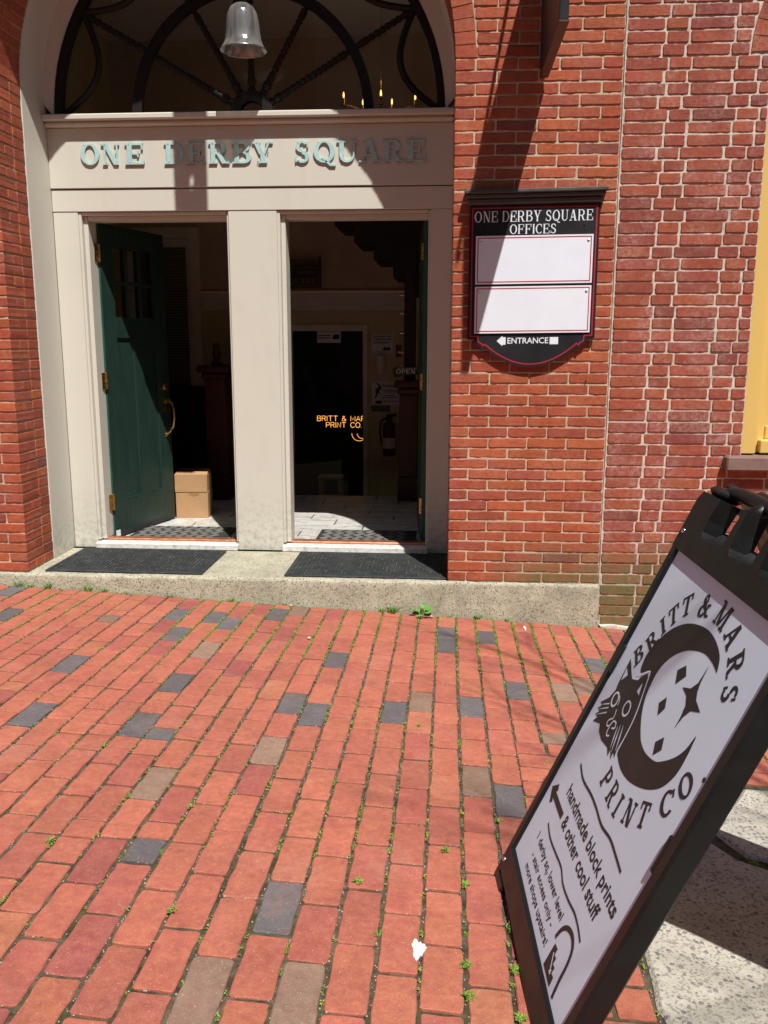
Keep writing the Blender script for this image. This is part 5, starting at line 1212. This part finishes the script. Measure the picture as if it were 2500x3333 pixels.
CATX = [(.066, .592)] 
def smoothp(pts, n=5):
    out = []; P = [Vector(p) for p in pts]
    for i in range(len(P) - 1):
        p0, p1, p2, p3 = P[max(i - 1, 0)], P[i], P[i + 1], P[min(i + 2, len(P) - 1)]
        for j in range(n): t = j / n; out.append(.5 * ((2 * p1) + (p2 - p0) * t + (2 * p0 - 5 * p1 + 4 * p2 - p3) * t * t + (3 * p1 - p0 - 3 * p2 + p3) * t ** 3))
    out.append(P[-1]); return [tuple(q) for q in out]
ink = M(); wht = M(); sar = M(); kk = 0
def arc_pairs():    # crescent as a strip for clean triangulation
    from mathutils.geometry import tessellate_polygon
    return tessellate_polygon
from mathutils.geometry import tessellate_polygon
def fill(m, P, n, mi=0):
    tr = tessellate_polygon([[Vector((a, b, 0)) for a, b in P]]); m.add([XA(a, b, n) for a, b in P], [t for t in tr], mi)
for P in (CRES, D1, D2, D3, STAR, CAT): kk += 1; fill(ink, P if len(P) < 5 or P is CAT else [tuple(q) for q in smoothp(P + [P[0]], 3)[:-1]] if P is CRES else P, .0004 + kk * 3e-5)
def stroke(m, pts, w_, n, taper=False):
    P = [Vector(p) for p in pts]; L_, R_ = [], []
    for i, p in enumerate(P):
        d = (P[min(i + 1, len(P) - 1)] - P[max(i - 1, 0)]).normalized(); q = Vector((-d.y, d.x)) * w_ / 2
        if taper: q *= .25 + .75 * (1 - abs(2 * i / (len(P) - 1) - 1)) if taper is True else 1 - taper * i / (len(P) - 1)
        L_.append(p + q); R_.append(p - q)
    k_ = len(P); m.add([XA(a.x, a.y, n) for a in L_] + [XA(a.x, a.y, n) for a in R_], [(i, k_ + i, k_ + i + 1, i + 1) for i in range(k_ - 1)])
# white lines on the cat
fill(wht, [(.067, .566), (.091, .556), (.073, .534)], .0009); fill(wht, [(.183, .577), (.197, .551), (.177, .553)], .0009)
for (ex, ez, rx, rz) in ((.095, .492, .017, .017), (.174, .506, .018, .017)):
    stroke(wht, [(ex + rx * cos(a), ez + rz * sin(a)) for a in [2 * pi * i / 16 for i in range(17)]], .0055, .0009)
stroke(wht, smoothp([(.110, .508), (.120, .50), (.123, .49)]), .003, .0009); stroke(wht, smoothp([(.13, .482), (.137, .463), (.124, .452), (.118, .442), (.127, .436), (.139, .443), (.146, .458), (.162, .462), (.169, .452), (.155, .444)]), .0042, .00092)
stroke(wht, smoothp([(.142, .441), (.142, .430), (.150, .422), (.163, .428)]), .004, .00094)
for a, b in (((.078, .472), (.034, .448)), ((.084, .464), (.036, .436)), ((.088, .453), (.042, .424))): stroke(wht, [a, b], .0032, .0009, .8)
for a, b in (((.203, .476), (.230, .424)), ((.189, .470), (.214, .412)), ((.179, .461), (.200, .415))): stroke(wht, [a, ((a[0] + b[0]) / 2, (a[1] + b[1]) / 2), b], .005, .0009, True)
stroke(wht, smoothp([(.139, .577), (.150, .583), (.182, .606), (.192, .604), (.21, .566), (.233, .508), (.239, .435)]), .0045, .00096)
# arched serif lettering
CX_, CZ_ = .335, .620
KW = dict(T=.23, t=.13, s=.10, k=.11)
for c, (s_, t_), w_ in (('B', (.089, .61), .040), ('R', (.115, .659), .042), ('I', (.130, .703), .020), ('T', (.152, .738), .040), ('T', (.189, .776), .042), ('&', (.266, .803), .048), ('M', (.355, .812), .056), ('A', (.428, .797), .048), ('R', (.489, .760), .046), ('S', (.524, .712), .034)):
    dx, dz = s_ - CX_, t_ - .60; a = math.atan2(dz, dx) - pi / 2
    if c == 'B': a = radians(62)
    h = .052; X = lambda p, q, n, s_=s_, t_=t_, a=a, w_=w_, h=h: XA(s_ + cos(a) * (p - w_ / 2) - sin(a) * (q - h / 2), t_ + sin(a) * (p - w_ / 2) + cos(a) * (q - h / 2), n)
    emit_glyph(ink, c, X, w_, h, 0, .0005, True, **KW)
for c, (s_, t_), w_ in (('P', (.259, .368), .036), ('R', (.318, .366), .040), ('I', (.366, .366), .020), ('N', (.420, .384), .044), ('T', (.474, .414), .040), ('C', (.527, .474), .044), ('O', (.553, .530), .046), ('.', (.577, .575), .014)):
    a = {'P': -14, 'R': -4, 'I': 2, 'N': 14, 'T': 24, 'C': 44, 'O': 60, '.': 70}[c] * pi / 180; h = .052 if c != '.' else .05
    X = lambda p, q, n, s_=s_, t_=t_, a=a, w_=w_, h=h: XA(s_ + cos(a) * (p - w_ / 2) - sin(a) * (q - h / 2), t_ + sin(a) * (p - w_ / 2) + cos(a) * (q - h / 2), n)
    emit_glyph(ink, c, X, w_, h, 0, .0005, True, **KW)
stroke(ink, smoothp([(.101, .316), (.155, .304), (.23, .309), (.284, .308), (.346, .303), (.406, .311), (.457, .308), (.509, .303)]), .0065, .0006)
stroke(ink, smoothp([(.101, .147), (.152, .138), (.217, .141), (.277, .145), (.324, .135), (.381, .137), (.431, .144), (.473, .142), (.509, .135)]), .0055, .0006)
def tx(body, s0, t0, w_, h_, b=.0): emit_text(ink, body, lambda p, q, n: XA(s0 + p, t0 + q, n), .0006, width=w_, height=h_, bold=b)
tx('handmade block prints', .112, .226, .455, .043, .02); tx('& other cool stuff', .170, .186, .345, .034, .02)
tx('1 derby sq, lower level', .085, .085, .31, .028, .015); tx('- stair access only -', .108, .050, .264, .024, .015); tx('more shops upstairs!', .106, .015, .285, .026, .015)
fill(ink, [(.016, .201), (.048, .226), (.060, .214), (.052, .207), (.152, .207), (.152, .190), (.052, .190), (.060, .182), (.048, .172)], .0006)
stroke(ink, smoothp([(.520, .008), (.512, .046), (.508, .08), (.496, .107), (.470, .118), (.440, .112), (.420, .094), (.411, .066)]), .011, .00062)
fill(ink, [(.424, .008), (.424, .061), (.445, .064), (.446, .050), (.459, .052), (.459, .038), (.473, .040), (.472, .026), (.486, .028), (.490, .008)], .0007)
stroke(sar, [(.438, .050), (.462, .024)], .004, .0009); fill(sar, [(.468, .018), (.466, .030), (.456, .020)], .0009)
ink.build('printed_ink', MB['ink'], panel); wht.build('cat_face_lines', MB['coro'], panel); sar.build('stair_arrow', MB['coro'], panel)

# ------------------------------------------------------------------ buildings across the square (behind the camera; mirrored in the glass)
fbd = thing('brick_building', 'plain brick building across the square, reflected in the fanlight glass', 'building', (0, -16, 0))
m = M(); m.box(-16, 16, -22, -16, -1, 12.5); m.build('wall', MB['fb'], fbd)
m = M(); m.box(-3.2, -1.0, -15.95, -15.5, -1, 12.4); m.box(2.5, 5, -15.95, -15.5, -1, 12.4); m.build('pilaster', MB['ftrim'], fbd)
for i in range(-5, 6):
    for z in (1.5, 4.6, 7.7):
        o = bb('window', i * 2.6 - .55, i * 2.6 + .55, -16.02, -15.95, z, z + 1.9, 'ftrim', fbd, 0); bb('pane', i * 2.6 - .48, i * 2.6 + .48, -15.945, -15.93, z + .07, z + 1.83, 'fwin', o, 0)
m = M(); m.box(-16.3, 16.3, -22.3, -15.4, 12.501, 12.9); m.build('roof', MB['ftrim'], fbd)

# bare street tree out of frame on the right: its twigs streak the paving with soft shade
tr = thing('street_tree', 'bare young street tree standing out in the square, right of the sandwich board', 'tree', (3.3, -5.6, gz(3, -4.2)))
m = M(); m.tube([(3.3, -5.6, -.45), (3.28, -5.6, 1.5), (3.22, -5.55, 3.0), (3.1, -5.45, 4.4)], [.09, .075, .06, .045], 10); m.build('trunk', MB['brownp'], tr, smooth=True)
RT = random.Random(5); m = M()
def limb(p, d, L, r, dep):
    pts = [p]; q = p
    for i in range(4):
        d = (d + Vector((RT.uniform(-.2, .2), RT.uniform(-.2, .2), RT.uniform(-.12, .12)))).normalized(); q = q + d * L / 4; pts.append(q)
        if dep and i > 0:
            for _ in range(2): limb(q, (d + Vector((RT.uniform(-.8, .8), RT.uniform(-.8, .8), RT.uniform(-.3, .3)))).normalized(), L * .5, r * .45, dep - 1)
    m.tube(pts, [r, r * .85, r * .7, r * .55, r * .35], 5)
for (z, d, L) in ((3.3, (-1, .75, .35), 2.3), (4.2, (-.8, -.2, .6), 1.6), (4.3, (.5, -.2, 1), 1.6), (3.9, (.8, -.6, .7), 1.8)): limb(Vector((3.2, -5.55, z)), Vector(d).normalized(), L, .024, 2)
m.build('branches', MB['brownp'], tr)
